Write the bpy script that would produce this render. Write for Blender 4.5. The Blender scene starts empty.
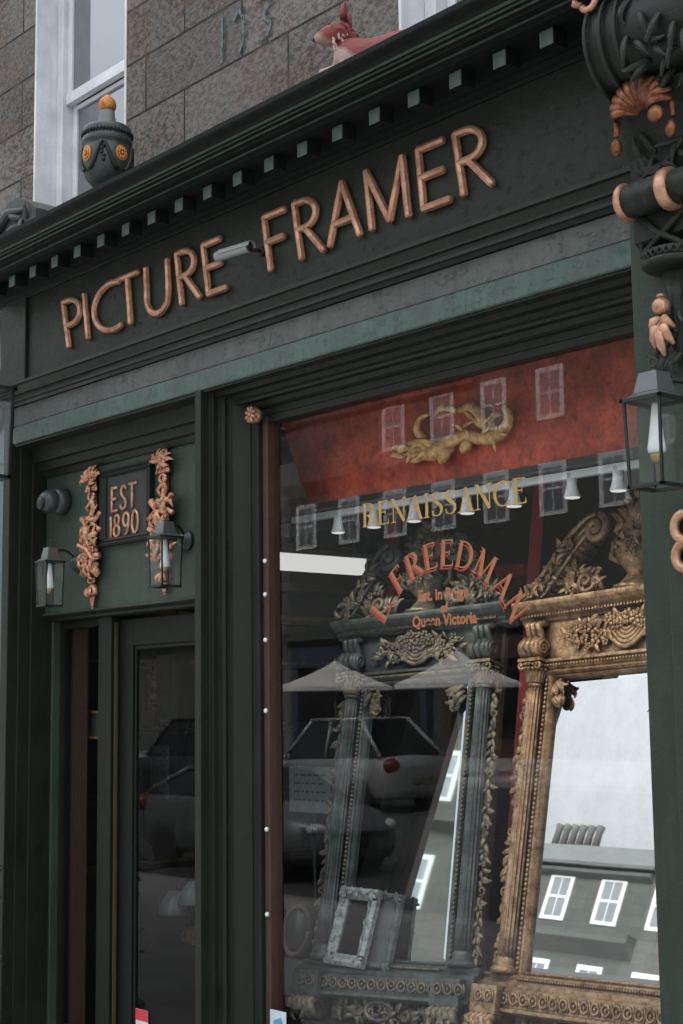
import bpy, bmesh, math, random
from mathutils import Vector, Matrix, noise as mnoise
R_ = math.radians
PI = math.pi
scene = bpy.context.scene
COL = scene.collection

# ------------------------------------------------------------------ camera
CAM_R = Matrix(((0.65418894, 0.10807689, 0.74856945),
                (0.75621882, -0.07640873, -0.64984213),
                (-0.01303568, 0.99120184, -0.13171553)))
CAM_C = Vector((0.0, -4.6, 1.65))
FOC = 1503.0
cam_d = bpy.data.cameras.new('camera')
cam = bpy.data.objects.new('camera', cam_d)
COL.objects.link(cam)
cam.matrix_world = Matrix.Translation(CAM_C) @ CAM_R.to_4x4()
cam_d.sensor_fit = 'VERTICAL'
cam_d.sensor_height = 36.0
cam_d.lens = FOC / 1024 * 36.0
cam_d.clip_start = 0.05
cam_d.clip_end = 2000
scene.camera = cam

def at(px, py, y):
    """survey helper: the point of the plane y=const seen at a pixel of the photograph"""
    d = CAM_R @ Vector((px - 341.5, 512 - py, -FOC))
    t = (y - CAM_C.y) / d.y
    return CAM_C + d * t

# ------------------------------------------------------------------ scene tree helpers
def tag(o, label=None, cat=None, group=None, kind=None):
    if label: o['label'] = label
    if cat: o['category'] = cat
    if group: o['group'] = group
    if kind: o['kind'] = kind
    return o

def thing(name, label, cat, loc=(0, 0, 0), group=None):
    o = bpy.data.objects.new(name, None)
    o.empty_display_size = 0.1
    COL.objects.link(o)
    o.location = loc
    return tag(o, label, cat, group)

def dup(o, parent=None):
    c = o.copy()
    COL.objects.link(c)
    if parent is not None: c.parent = parent
    for ch in list(o.children): dup(ch, c)
    return c

class MB:
    def __init__(s):
        s.V = []; s.F = []; s.S = []; s.M = Matrix.Identity(4)
    def add(s, vs, fs, smooth=False):
        b = len(s.V)
        M = s.M
        s.V += [tuple(M @ Vector(v)) for v in vs]
        flip = M.determinant() < 0
        for f in fs:
            f = [b + i for i in f]
            s.F.append(f[::-1] if flip else f); s.S.append(smooth)
        return s
    def box(s, x0, x1, y0, y1, z0, z1):
        v = [(x, y, z) for x in (x0, x1) for y in (y0, y1) for z in (z0, z1)]
        return s.add(v, [(0, 1, 3, 2), (4, 6, 7, 5), (0, 4, 5, 1), (2, 3, 7, 6), (0, 2, 6, 4), (1, 5, 7, 3)])
    def quad(s, x0, x1, y, z0, z1):      # a sheet facing the street (-y)
        return s.add([(x0, y, z0), (x1, y, z0), (x1, y, z1), (x0, y, z1)], [(0, 1, 2, 3)])
    def prof(s, pts, x0, x1):            # closed (y,z) outline swept along x
        n = len(pts)
        ar = sum(pts[i][0] * pts[(i + 1) % n][1] - pts[(i + 1) % n][0] * pts[i][1] for i in range(n))
        if ar < 0: pts = pts[::-1]
        v = [(x0, p[0], p[1]) for p in pts] + [(x1, p[0], p[1]) for p in pts]
        f = [tuple(range(n - 1, -1, -1)), tuple(range(n, 2 * n))]
        f += [(i, (i + 1) % n, n + (i + 1) % n, n + i) for i in range(n)]
        return s.add(v, f)
    def poly(s, pts, y0, y1):            # closed (x,z) outline, thickness along y (y0 = front)
        n = len(pts)
        ar = sum(pts[i][0] * pts[(i + 1) % n][1] - pts[(i + 1) % n][0] * pts[i][1] for i in range(n))
        if ar < 0: pts = pts[::-1]
        v = [(p[0], y0, p[1]) for p in pts] + [(p[0], y1, p[1]) for p in pts]
        f = [tuple(range(n)), tuple(range(2 * n - 1, n - 1, -1))]
        f += [((i + 1) % n, i, n + i, n + (i + 1) % n) for i in range(n)]
        return s.add(v, f)
    def vprof(s, pts, z0, z1):           # closed (x,y) outline swept along z
        n = len(pts)
        ar = sum(pts[i][0] * pts[(i + 1) % n][1] - pts[(i + 1) % n][0] * pts[i][1] for i in range(n))
        if ar < 0: pts = pts[::-1]
        v = [(p[0], p[1], z0) for p in pts] + [(p[0], p[1], z1) for p in pts]
        f = [tuple(range(n - 1, -1, -1)), tuple(range(n, 2 * n))]
        f += [(i, (i + 1) % n, n + (i + 1) % n, n + i) for i in range(n)]
        return s.add(v, f)
    def tube(s, pts, r, n=8, flat=1.0, up=(0, -1, 0), cap=True, smooth=True):
        pts = [Vector(p) for p in pts]
        m = len(pts)
        rr = r if isinstance(r, (list, tuple)) else [r] * m
        vs = []; fs = []
        A = None
        for i in range(m):
            t = pts[min(i + 1, m - 1)] - pts[max(i - 1, 0)]
            if t.length < 1e-9: t = Vector((0, 0, 1))
            t.normalize()
            if A is None:
                A = Vector(up) - t * t.dot(Vector(up))
                if A.length < 1e-3: A = Vector((1, 0, 0.01)) - t * t.x
            else:
                A = A - t * t.dot(A)
            A.normalize()
            B = t.cross(A)
            for k in range(n):
                a = 2 * PI * k / n
                vs.append(pts[i] + A * (math.cos(a) * rr[i] * flat) + B * (math.sin(a) * rr[i]))
        for i in range(m - 1):
            for k in range(n):
                fs.append((i * n + k, i * n + (k + 1) % n, (i + 1) * n + (k + 1) % n, (i + 1) * n + k))
        if cap:
            fs.append(tuple(range(n - 1, -1, -1))); fs.append(tuple((m - 1) * n + k for k in range(n)))
        return s.add(vs, fs, smooth)
    def rtube(s, pts, r, n=8, flat=1.0, up=(0, -1, 0), smooth=True):     # tube with rounded ends
        pts = [Vector(p) for p in pts]
        m = len(pts)
        rr = list(r) if isinstance(r, (list, tuple)) else [r] * m
        d0 = (pts[0] - pts[1]).normalized(); d1 = (pts[-1] - pts[-2]).normalized()
        P = [pts[0] + d0 * rr[0] * .55, pts[0] + d0 * rr[0] * .4] + pts + [pts[-1] + d1 * rr[-1] * .4, pts[-1] + d1 * rr[-1] * .55]
        Q = [rr[0] * .35, rr[0] * .75] + rr + [rr[-1] * .75, rr[-1] * .35]
        return s.tube(P, Q, n, flat, up, True, smooth)
    def lathe(s, prof, c=(0, 0, 0), n=24, axis='Z', flute=0.0, nf=0):
        vs = []; fs = []
        m = len(prof)
        for (r, h) in prof:
            for k in range(n):
                a = 2 * PI * k / n
                q = r * (1 + flute * math.cos(nf * a)) if nf else r
                p = (q * math.cos(a), q * math.sin(a), h)
                if axis == 'X': p = (p[2], p[0], p[1])
                elif axis == 'Y': p = (p[1], p[2], p[0])
                vs.append((p[0] + c[0], p[1] + c[1], p[2] + c[2]))
        for i in range(m - 1):
            for k in range(n):
                fs.append((i * n + k, i * n + (k + 1) % n, (i + 1) * n + (k + 1) % n, (i + 1) * n + k))
        fs.append(tuple(range(n - 1, -1, -1))); fs.append(tuple((m - 1) * n + k for k in range(n)))
        return s.add(vs, fs, True)
    def ball(s, c, r, sc=(1, 1, 1), n=10, m=7, jit=0.0, rnd=None):
        pr = []
        vs = []; fs = []
        for i in range(m + 1):
            t = PI * i / m
            for k in range(n):
                a = 2 * PI * k / n
                q = r * (1 + (rnd.uniform(-jit, jit) if rnd else 0))
                vs.append((c[0] + q * math.sin(t) * math.cos(a) * sc[0], c[1] + q * math.sin(t) * math.sin(a) * sc[1], c[2] - q * math.cos(t) * sc[2]))
        for i in range(m):
            for k in range(n):
                fs.append((i * n + k, i * n + (k + 1) % n, (i + 1) * n + (k + 1) % n, (i + 1) * n + k))
        return s.add(vs, fs, True)
    def build(s, name, mat, parent=None, bevel=0.0, seg=2):
        me = bpy.data.meshes.new(name)
        me.from_pydata(s.V, [], s.F)
        me.polygons.foreach_set('use_smooth', s.S)
        me.materials.append(mat)
        me.update()
        o = bpy.data.objects.new(name, me)
        COL.objects.link(o)
        if parent is not None: o.parent = parent
        if bevel:
            b = o.modifiers.new('bevel', 'BEVEL')
            b.width = bevel; b.segments = seg; b.limit_method = 'ANGLE'; b.angle_limit = R_(40)
        return o

def solo(name, mb, mat, label, cat, group=None, bevel=0, kind=None):
    return tag(mb.build(name, mat, None, bevel), label, cat, group, kind)
def struct(name, mb, mat):
    return tag(mb.build(name, mat), kind='structure')

# ------------------------------------------------------------------ materials
def new_mat(name):
    m = bpy.data.materials.new(name)
    m.use_nodes = True
    nt = m.node_tree
    nt.nodes.clear()
    out = nt.nodes.new('ShaderNodeOutputMaterial')
    return m, nt, out
def N(nt, typ, **kw):
    n = nt.nodes.new(typ)
    for k, v in kw.items():
        if k.startswith('i_'):
            n.inputs[k[2:].replace('_', ' ')].default_value = v
        else: setattr(n, k, v)
    return n
def ramp(nt, src, stops):
    r = nt.nodes.new('ShaderNodeValToRGB')
    el = r.color_ramp.elements
    while len(el) < len(stops): el.new(0.5)
    for e, (p, c) in zip(el, stops):
        e.position = p; e.color = (*c, 1) if len(c) == 3 else c
    nt.links.new(src, r.inputs[0])
    return r.outputs[0]
def mixc(nt, f, a, b, mode='MIX'):
    m = nt.nodes.new('ShaderNodeMix'); m.data_type = 'RGBA'; m.blend_type = mode
    def put(sock, v):
        if isinstance(v, (int, float)): sock.default_value = v
        elif isinstance(v, (tuple, list)): sock.default_value = (*v, 1) if len(v) == 3 else v
        else: nt.links.new(v, sock)
    put(m.inputs[0], f); put(m.inputs[6], a); put(m.inputs[7], b)
    return m.outputs[2]
def coords(nt, scale=(1, 1, 1), kind='Object', loc=(0, 0, 0), rot=(0, 0, 0)):
    tc = nt.nodes.new('ShaderNodeTexCoord')
    mp = nt.nodes.new('ShaderNodeMapping')
    mp.inputs['Scale'].default_value = scale
    mp.inputs['Location'].default_value = loc
    mp.inputs['Rotation'].default_value = rot
    nt.links.new(tc.outputs[kind], mp.inputs[0])
    return mp.outputs[0]
def noise(nt, vec, scale, detail=4, rough=.6, out=0):
    n = N(nt, 'ShaderNodeTexNoise')
    n.inputs['Scale'].default_value = scale; n.inputs['Detail'].default_value = detail; n.inputs['Roughness'].default_value = rough
    nt.links.new(vec, n.inputs['Vector'])
    return n.outputs[out]
def bump(nt, h, strength, dist=.01, nrm=None):
    b = N(nt, 'ShaderNodeBump')
    b.inputs['Strength'].default_value = strength; b.inputs['Distance'].default_value = dist
    nt.links.new(h, b.inputs['Height'])
    if nrm is not None: nt.links.new(nrm, b.inputs['Normal'])
    return b.outputs[0]
def princ(nt, out, col, rough=.5, metal=0, nrm=None, spec=.5, coat=0):
    p = N(nt, 'ShaderNodeBsdfPrincipled')
    def put(k, v):
        if isinstance(v, (int, float)): p.inputs[k].default_value = v
        elif isinstance(v, (tuple, list)): p.inputs[k].default_value = (*v, 1) if len(v) == 3 else v
        else: nt.links.new(v, p.inputs[k])
    put('Base Color', col); put('Roughness', rough); put('Metallic', metal)
    p.inputs['Specular IOR Level'].default_value = spec
    p.inputs['Coat Weight'].default_value = coat
    if nrm is not None: nt.links.new(nrm, p.inputs['Normal'])
    nt.links.new(p.outputs[0], out.inputs[0])
    return p

def dark3(c, k): return tuple(x * k for x in c)

def m_paint(name, col, rough=.5, flake=0.0, wear=(.10, .10, .09), grime=.45, spec=.42):
    m, nt, out = new_mat(name)
    v = coords(nt)
    vs = coords(nt, (6, 6, .6))
    n1 = noise(nt, v, 3.0, 5, .6)
    n2 = noise(nt, vs, 4.0, 5, .65)
    n3 = noise(nt, v, 70, 3, .6)
    c = mixc(nt, ramp(nt, n1, [(.3, (0, 0, 0)), (.72, (1, 1, 1))]), dark3(col, .78), dark3(col, 1.22))
    c = mixc(nt, ramp(nt, n2, [(.42, (0, 0, 0)), (.78, (grime * 1.3,) * 3)]), c, dark3(col, .45))
    h = n3
    sp = noise(nt, v, 38, 6, .72)                    # small chips and dust specks
    chip = ramp(nt, sp, [(.70 - flake * .1, (0, 0, 0)), (.76 - flake * .1, (1, 1, 1))])
    c = mixc(nt, chip, c, mixc(nt, .5, c, wear))
    nr = bump(nt, h, .22, .004)
    nr = bump(nt, noise(nt, coords(nt, (1, 1, 1)), 16, 6, .7), .25 + flake * .6, .012, nr)
    nr = bump(nt, noise(nt, coords(nt, (1.5, 1.5, 14)), 3, 4, .6), .10, .01, nr)
    nr = bump(nt, chip, .25, .003, nr)
    ge = N(nt, 'ShaderNodeNewGeometry'); sz = N(nt, 'ShaderNodeSeparateXYZ'); nt.links.new(ge.outputs['Normal'], sz.inputs[0])
    du = N(nt, 'ShaderNodeMath', operation='MULTIPLY'); nt.links.new(ramp(nt, sz.outputs[2], [(.35, (0, 0, 0)), (.9, (.75, .75, .75))]), du.inputs[0]); nt.links.new(ramp(nt, noise(nt, v, 9, 6, .7), [(.25, (.3, .3, .3)), (.7, (1, 1, 1))]), du.inputs[1])
    c = mixc(nt, du.outputs[0], c, (.10, .10, .092))
    c = mixc(nt, ramp(nt, noise(nt, coords(nt, (1, 1, .35)), 9, 7, .75), [(.55, (0, 0, 0)), (.8, (.35, .35, .35))]), c, tuple(min(1, x * 1.9 + .008) for x in col))
    if flake > .25:                                   # lifting and flaked patches
        fl = noise(nt, coords(nt, (1, 1, 1.6)), 15, 7, .78)
        fm = ramp(nt, fl, [(.56, (0, 0, 0)), (.61, (.22 + .5 * flake,) * 3)])
        c = mixc(nt, fm, c, dark3(col, .45))
        nr = bump(nt, fm, .5, .006, nr)
    bv = N(nt, 'ShaderNodeBevel'); bv.samples = 4; bv.inputs['Radius'].default_value = .007
    dt = N(nt, 'ShaderNodeVectorMath', operation='DOT_PRODUCT'); nt.links.new(bv.outputs[0], dt.inputs[0]); nt.links.new(ge.outputs['True Normal'], dt.inputs[1])
    ew = N(nt, 'ShaderNodeMath', operation='MULTIPLY'); nt.links.new(ramp(nt, dt.outputs['Value'], [(.80, (1, 1, 1)), (.985, (0, 0, 0))]), ew.inputs[0])
    nt.links.new(ramp(nt, noise(nt, v, 11, 7, .8), [(.42, (0, 0, 0)), (.58, (.6, .6, .6))]), ew.inputs[1])
    c = mixc(nt, ew.outputs[0], c, tuple(min(1, x * 2.6 + .02) for x in col))
    ro = ramp(nt, n1, [(.2, (rough - .08,) * 3), (.8, (rough + .14,) * 3)])
    princ(nt, out, c, ro, 0, nr, spec)
    return m

def m_gilt(name, col, dark, metal=.75, rough=.42, scale=24, ao=.04, bumpk=.4):
    m, nt, out = new_mat(name)
    v = coords(nt)
    n1 = noise(nt, v, scale, 5, .7)
    n2 = noise(nt, v, scale * 4, 3, .6)
    c = mixc(nt, ramp(nt, n1, [(.34, (0, 0, 0)), (.60, (1, 1, 1))]), dark, col)
    c = mixc(nt, ramp(nt, n2, [(.62, (0, 0, 0)), (.74, (.5, .5, .5))]), c, tuple(min(1, x * 1.4) for x in col))
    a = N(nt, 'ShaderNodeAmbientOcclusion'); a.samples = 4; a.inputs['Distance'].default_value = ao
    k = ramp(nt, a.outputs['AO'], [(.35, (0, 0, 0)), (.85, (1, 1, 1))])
    c = mixc(nt, k, dark3(dark, .45), c)  # crease shade painted dark into the gilt colour
    nr = bump(nt, n2, bumpk, .004)
    nr = bump(nt, n1, bumpk * .6, .01, nr)
    princ(nt, out, c, ramp(nt, n1, [(.3, (min(1, rough + .25),) * 3), (.7, (rough,) * 3)]), metal, nr, .5)
    return m

def m_plain(name, col, rough=.5, metal=0, var=.25, scale=12, spec=.5, bumpk=.1):
    m, nt, out = new_mat(name)
    v = coords(nt)
    n1 = noise(nt, v, scale, 5, .65)
    c = mixc(nt, n1, dark3(col, 1 - var), tuple(min(1, x * (1 + var)) for x in col))
    princ(nt, out, c, rough, metal, bump(nt, noise(nt, v, scale * 5, 3, .6), bumpk, .004), spec)
    return m

def m_emit(name, col, k):
    m, nt, out = new_mat(name)
    e = N(nt, 'ShaderNodeEmission'); e.inputs[0].default_value = (*col, 1); e.inputs[1].default_value = k
    nt.links.new(e.outputs[0], out.inputs[0])
    return m

def m_glass(name, f0=.08, tint=(.9, .93, .92), wave=0.0, dirt=.012):
    m, nt, out = new_mat(name)
    tr = N(nt, 'ShaderNodeBsdfTransparent'); tr.inputs[0].default_value = (*tint, 1)
    gl = N(nt, 'ShaderNodeBsdfGlossy'); gl.inputs['Roughness'].default_value = 0.0
    lw = N(nt, 'ShaderNodeLayerWeight'); lw.inputs[0].default_value = .5      # Schlick, the same from both sides of the pane
    pw = N(nt, 'ShaderNodeMath', operation='POWER'); nt.links.new(lw.outputs['Facing'], pw.inputs[0]); pw.inputs[1].default_value = 5
    fr = N(nt, 'ShaderNodeMath', operation='MULTIPLY_ADD'); nt.links.new(pw.outputs[0], fr.inputs[0]); fr.inputs[1].default_value = 1 - f0; fr.inputs[2].default_value = f0
    if wave:
        nr = bump(nt, noise(nt, coords(nt), 1.6, 2, .4), wave, .02)
        nt.links.new(nr, gl.inputs['Normal'])
    mx = N(nt, 'ShaderNodeMixShader')
    nt.links.new(fr.outputs[0], mx.inputs[0]); nt.links.new(tr.outputs[0], mx.inputs[1]); nt.links.new(gl.outputs[0], mx.inputs[2])
    df = N(nt, 'ShaderNodeBsdfDiffuse'); df.inputs[0].default_value = (.5, .5, .48, 1)
    m2 = N(nt, 'ShaderNodeMixShader')
    d = ramp(nt, noise(nt, coords(nt, (1, 1, .5)), 2.2, 6, .7), [(.35, (dirt * .3,) * 3), (.8, (dirt * 2.2,) * 3)])
    nt.links.new(d, m2.inputs[0]); nt.links.new(mx.outputs[0], m2.inputs[1]); nt.links.new(df.outputs[0], m2.inputs[2])
    nt.links.new(m2.outputs[0], out.inputs[0])
    return m

def m_windowpane(name, dark=(.03, .035, .04), mixf=.38):
    m, nt, out = new_mat(name)
    gl = N(nt, 'ShaderNodeBsdfGlossy'); gl.inputs['Roughness'].default_value = .04
    gl.inputs[0].default_value = (.8, .84, .88, 1)
    nt.links.new(bump(nt, noise(nt, coords(nt), 2.0, 2, .5), .05, .02), gl.inputs['Normal'])
    df = N(nt, 'ShaderNodeBsdfDiffuse'); df.inputs[0].default_value = (*dark, 1)
    mx = N(nt, 'ShaderNodeMixShader'); mx.inputs[0].default_value = mixf
    nt.links.new(df.outputs[0], mx.inputs[1]); nt.links.new(gl.outputs[0], mx.inputs[2])
    nt.links.new(mx.outputs[0], out.inputs[0])
    return m

def m_mirror(name, col=(.78, .79, .8), rough=.012):
    m, nt, out = new_mat(name)
    v = coords(nt)
    n1 = noise(nt, v, 5, 6, .7)
    c = mixc(nt, ramp(nt, n1, [(.3, (0, 0, 0)), (.65, (1, 1, 1))]), dark3(col, .86), col)
    nr = bump(nt, noise(nt, v, 1.2, 2, .4), .010, .02)
    princ(nt, out, c, rough, 1.0, nr)
    return m

def m_stone(name, c1, c2, mortar, bw=.95, rh=.345, z0=5.21, x0=0.0, ms=.007, pit=1.0, tint=(.16, .10, .075)):
    m, nt, out = new_mat(name)
    tc = nt.nodes.new('ShaderNodeTexCoord')
    sx = N(nt, 'ShaderNodeSeparateXYZ'); nt.links.new(tc.outputs['Object'], sx.inputs[0])
    ad = N(nt, 'ShaderNodeMath', operation='ADD'); nt.links.new(sx.outputs[0], ad.inputs[0]); nt.links.new(sx.outputs[1], ad.inputs[1])
    sb = N(nt, 'ShaderNodeMath', operation='SUBTRACT'); nt.links.new(sx.outputs[2], sb.inputs[0]); sb.inputs[1].default_value = z0 - 100 * rh
    a2 = N(nt, 'ShaderNodeMath', operation='ADD'); nt.links.new(ad.outputs[0], a2.inputs[0]); a2.inputs[1].default_value = 200 * bw + x0
    cb = N(nt, 'ShaderNodeCombineXYZ'); nt.links.new(a2.outputs[0], cb.inputs[0]); nt.links.new(sb.outputs[0], cb.inputs[1])
    br = N(nt, 'ShaderNodeTexBrick')
    br.offset = .42; br.squash = 1.0
    for k, v in (('Scale', 1.0), ('Mortar Size', ms), ('Mortar Smooth', .25), ('Brick Width', bw), ('Row Height', rh), ('Bias', 0.0)):
        br.inputs[k].default_value = v
    br.inputs['Color1'].default_value = (*c1, 1); br.inputs['Color2'].default_value = (*c2, 1); br.inputs['Mortar'].default_value = (*mortar, 1)
    nt.links.new(cb.outputs[0], br.inputs['Vector'])
    v = coords(nt)
    big = noise(nt, v, 2.2, 6, .7)
    fine = noise(nt, v, 34, 5, .7)
    vfine = noise(nt, v, 90, 3, .6)
    c = mixc(nt, ramp(nt, big, [(.48, (0, 0, 0)), (.66, (.8, .8, .8))]), br.outputs[0], tint)
    soot = ramp(nt, noise(nt, v, 1.1, 5, .65), [(.34, (.45 * pit,) * 3), (.64, (pit,) * 3)])
    pitf = mixc(nt, 1.0, ramp(nt, noise(nt, coords(nt, (1, 1, 1.5), rot=(.3, .5, .2)), 27, 7, .80), [(.455, (1, 1, 1)), (.535, (.06, .06, .06))]), soot, 'MULTIPLY')
    c = mixc(nt, pitf, c, dark3(c1, .22))
    c = mixc(nt, ramp(nt, vfine, [(.60, (0, 0, 0)), (.75, (.5, .5, .5))]), c, tuple(min(1, x * 1.7) for x in c1))
    h = N(nt, 'ShaderNodeMath', operation='SUBTRACT'); nt.links.new(fine, h.inputs[0]); nt.links.new(br.outputs['Fac'], h.inputs[1])
    nr = bump(nt, fine, .55 * pit, .012)
    inv = ramp(nt, br.outputs['Fac'], [(0, (1, 1, 1)), (1, (0, 0, 0))])
    nr = bump(nt, inv, .9, .012, nr)
    princ(nt, out, c, .85, 0, nr, .25)
    return m

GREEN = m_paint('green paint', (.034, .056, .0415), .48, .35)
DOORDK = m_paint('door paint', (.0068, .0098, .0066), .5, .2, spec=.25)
DOOR_SHADE = m_paint('door bay green paint', (.0085, .0130, .0085), .5, .2, spec=.3)  # green copy darkened in colour for the shade of the door bay
GREEN_DIM = m_paint('pilaster green paint', (.0228, .0404, .0257), .48, .2, spec=.35)  # the green dimmed in colour where less light reaches the pilaster
GREEN_SHADE = m_paint('dark green paint', (.0114, .0160, .0100), .5, .2, spec=.3)  # the green with shade put into its colour, for jambs and reveals
BAND = m_paint('sage green paint', (.061, .101, .085), .5, .5)
FASCIA = m_paint('slate painted fascia', (.085, .095, .088), .58, .9)
FRIEZE = m_paint('charcoal green frieze paint', (.0112, .0165, .0112), .52, .3, spec=.35)
BLACKG = m_paint('black green gloss', (.0105, .0150, .0108), .42, .2, spec=.3)
IRON = m_plain('black lantern metal', (.022, .028, .027), .42, .3, .3, 30)
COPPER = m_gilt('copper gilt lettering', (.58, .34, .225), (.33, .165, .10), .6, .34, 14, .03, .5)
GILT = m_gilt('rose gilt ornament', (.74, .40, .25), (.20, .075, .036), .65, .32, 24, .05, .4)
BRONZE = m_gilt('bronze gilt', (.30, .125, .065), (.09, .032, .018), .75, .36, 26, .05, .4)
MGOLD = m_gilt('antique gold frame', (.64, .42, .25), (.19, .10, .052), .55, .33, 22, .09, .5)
MDARK = m_gilt('blackened silver frame', (.135, .152, .147), (.045, .055, .053), .4, .40, 8, .07, .4)
MDARKGOLD = m_gilt('worn gold on dark frame', (.30, .24, .16), (.07, .08, .075), .5, .38, 26, .06, .5)
SILVERDIM = m_gilt('dim silver frame', (.16, .17, .168), (.06, .07, .07), .3, .5, 30, .03, .3)
SILVER = m_gilt('chalky silver frame', (.44, .46, .45), (.15, .165, .165), .3, .5, 30, .03, .4)
SIGNGOLD = m_gilt('gold leaf on glass', (.50, .33, .12), (.36, .22, .08), .35, .4, 30, .0001, .1)
SIGNRED = m_plain('red vinyl', (.30, .036, .024), .5, 0, .2, 20)
SIGNORANGE = m_plain('orange gold vinyl', (.36, .135, .055), .5, 0, .3, 20)
WHITE = m_paint('white window paint', (.66, .68, .70), .5, .15, (.4, .4, .4), .18)
SHOPGLASS = m_glass('shop glass', .052, (.9, .93, .92), .006, .002)
LGLASS = m_glass('lantern glass', .06, (.92, .95, .94), .0, .03)
DOORGLASS = m_glass('door glass', .02, (.75, .8, .78), .01, .004)
UPPANE = m_windowpane('sash pane', (.09, .095, .10), .30)
FARPANE = m_windowpane('far pane', (.16, .18, .195), .30)
MIRROR = m_mirror('mirror silvering', (.73, .715, .73))
STONE = m_stone('sooty sandstone ashlar', (.215, .202, .188), (.125, .117, .109), (.012, .011, .010), ms=.0085, tint=(.165, .105, .08))
REDBOARD = None
WOODBROWN = m_plain('brown stained wood', (.060, .030, .021), .5, 0, .4, 14)
REDPAINT = m_plain('crimson paint', (.36, .022, .035), .4, 0, .15, 10)
STEEL = m_plain('brushed grey metal', (.42, .44, .45), .38, .6, .1, 40)
GREYPL = m_plain('pale grey plastic', (.25, .265, .26), .42, 0, .1, 20)
WHITEPL = m_plain('white plastic', (.75, .77, .78), .35, 0, .05, 20)
BLACK = m_plain('black plastic', (.012, .013, .013), .35, 0, .2, 20)
DARKROOM = m_plain('dark shop wall', (.045, .045, .042), .8, 0, .4, 3)
DARKWOOD = m_plain('dark floorboards', (.055, .042, .033), .5, 0, .4, 3)
CARD = m_plain('brown cardboard', (.72, .58, .46), .8, 0, .15, 6)
LAMPON = m_emit('lit spot lamp', (1.0, .96, .92), .75)
TUBEON = m_emit('lit fluorescent diffuser', (1.0, .96, .95), .72)
BULB = m_plain('white lamp bulb', (.80, .82, .84), .25, 0, .03, 20)

def make_redboard():
    m, nt, out = new_mat('mottled red pelmet board')
    v = coords(nt)
    n1 = noise(nt, v, 4.2, 8, .75)
    n2 = noise(nt, v, 22, 5, .7)
    c = mixc(nt, ramp(nt, n1, [(.34, (0, 0, 0)), (.66, (1, 1, 1))]), (.22, .034, .023), (.74, .125, .070))
    c = mixc(nt, ramp(nt, n2, [(.5, (0, 0, 0)), (.7, (.8, .8, .8))]), c, (.14, .024, .018))
    princ(nt, out, c, .45, 0, bump(nt, n2, .1, .004), .3)
    return m
REDBOARD = make_redboard()

# ------------------------------------------------------------------ ornament helpers
def spiral(c, r0, turns, n=26, y=0.0, a0=0.0, sgn=1, shrink=.12):
    out = []
    for i in range(n):
        t = i / (n - 1)
        r = r0 * (1 - t * (1 - shrink))
        a = a0 + sgn * turns * 2 * PI * t
        out.append((c[0] + r * math.cos(a), y - .25 * r0 * t, c[1] + r * math.sin(a)))
    return out
def leafcurl(mb, p, ang, L, w, rnd, y=0.0, lift=.5, n=7):
    """an acanthus-like curl growing from p (x,z) at angle ang in the xz plane, lifting toward -y and curling over"""
    bend = rnd.uniform(-1.3, 1.3)
    pts = []; rr = []
    x, z = p; a = ang
    for i in range(8):
        t = i / 7
        pts.append((x, y - lift * L * math.sin(PI * t * .75) , z))
        rr.append(w * (0.35 + 1.0 * math.sin(PI * min(1, .15 + t * .8))) * (1 - .45 * t))
        x += L / 7 * math.cos(a); z += L / 7 * math.sin(a); a += bend / 7 + (bend * .25 if t > .6 else 0)
    mb.tube(pts, rr, n, .65, smooth=False)
def cluster(mb, c, rx, rz, n, rnd, y=0.0, size=.03, flower=.35):
    for i in range(n):
        a = rnd.uniform(0, 2 * PI); q = math.sqrt(rnd.random())
        p = (c[0] + rx * q * math.cos(a), c[1] + rz * q * math.sin(a))
        s = size * rnd.uniform(.7, 1.3)
        if rnd.random() < flower:
            for k in range(5):
                b = 2 * PI * k / 5 + a
                mb.ball((p[0] + s * .55 * math.cos(b), y - s * .5, p[1] + s * .55 * math.sin(b)), s * .42, (1, .6, 1), 6, 4)
            mb.ball((p[0], y - s * .75, p[1]), s * .3, n=6, m=4)
        else:
            leafcurl(mb, p, math.atan2(p[1] - c[1], p[0] - c[0]) + rnd.uniform(-.7, .7), s * 2.0, s * .42, rnd, y - s * .2, .35, 6)

def fin(mb): return mb
exec_order = []

def settle(root, loc):
    """put the Empty of a thing at its base while its parts (modelled in world space) stay put"""
    loc = Vector(loc)
    root.location = loc
    for ch in root.children: ch.location = Vector(ch.location) - loc
    return root

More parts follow.
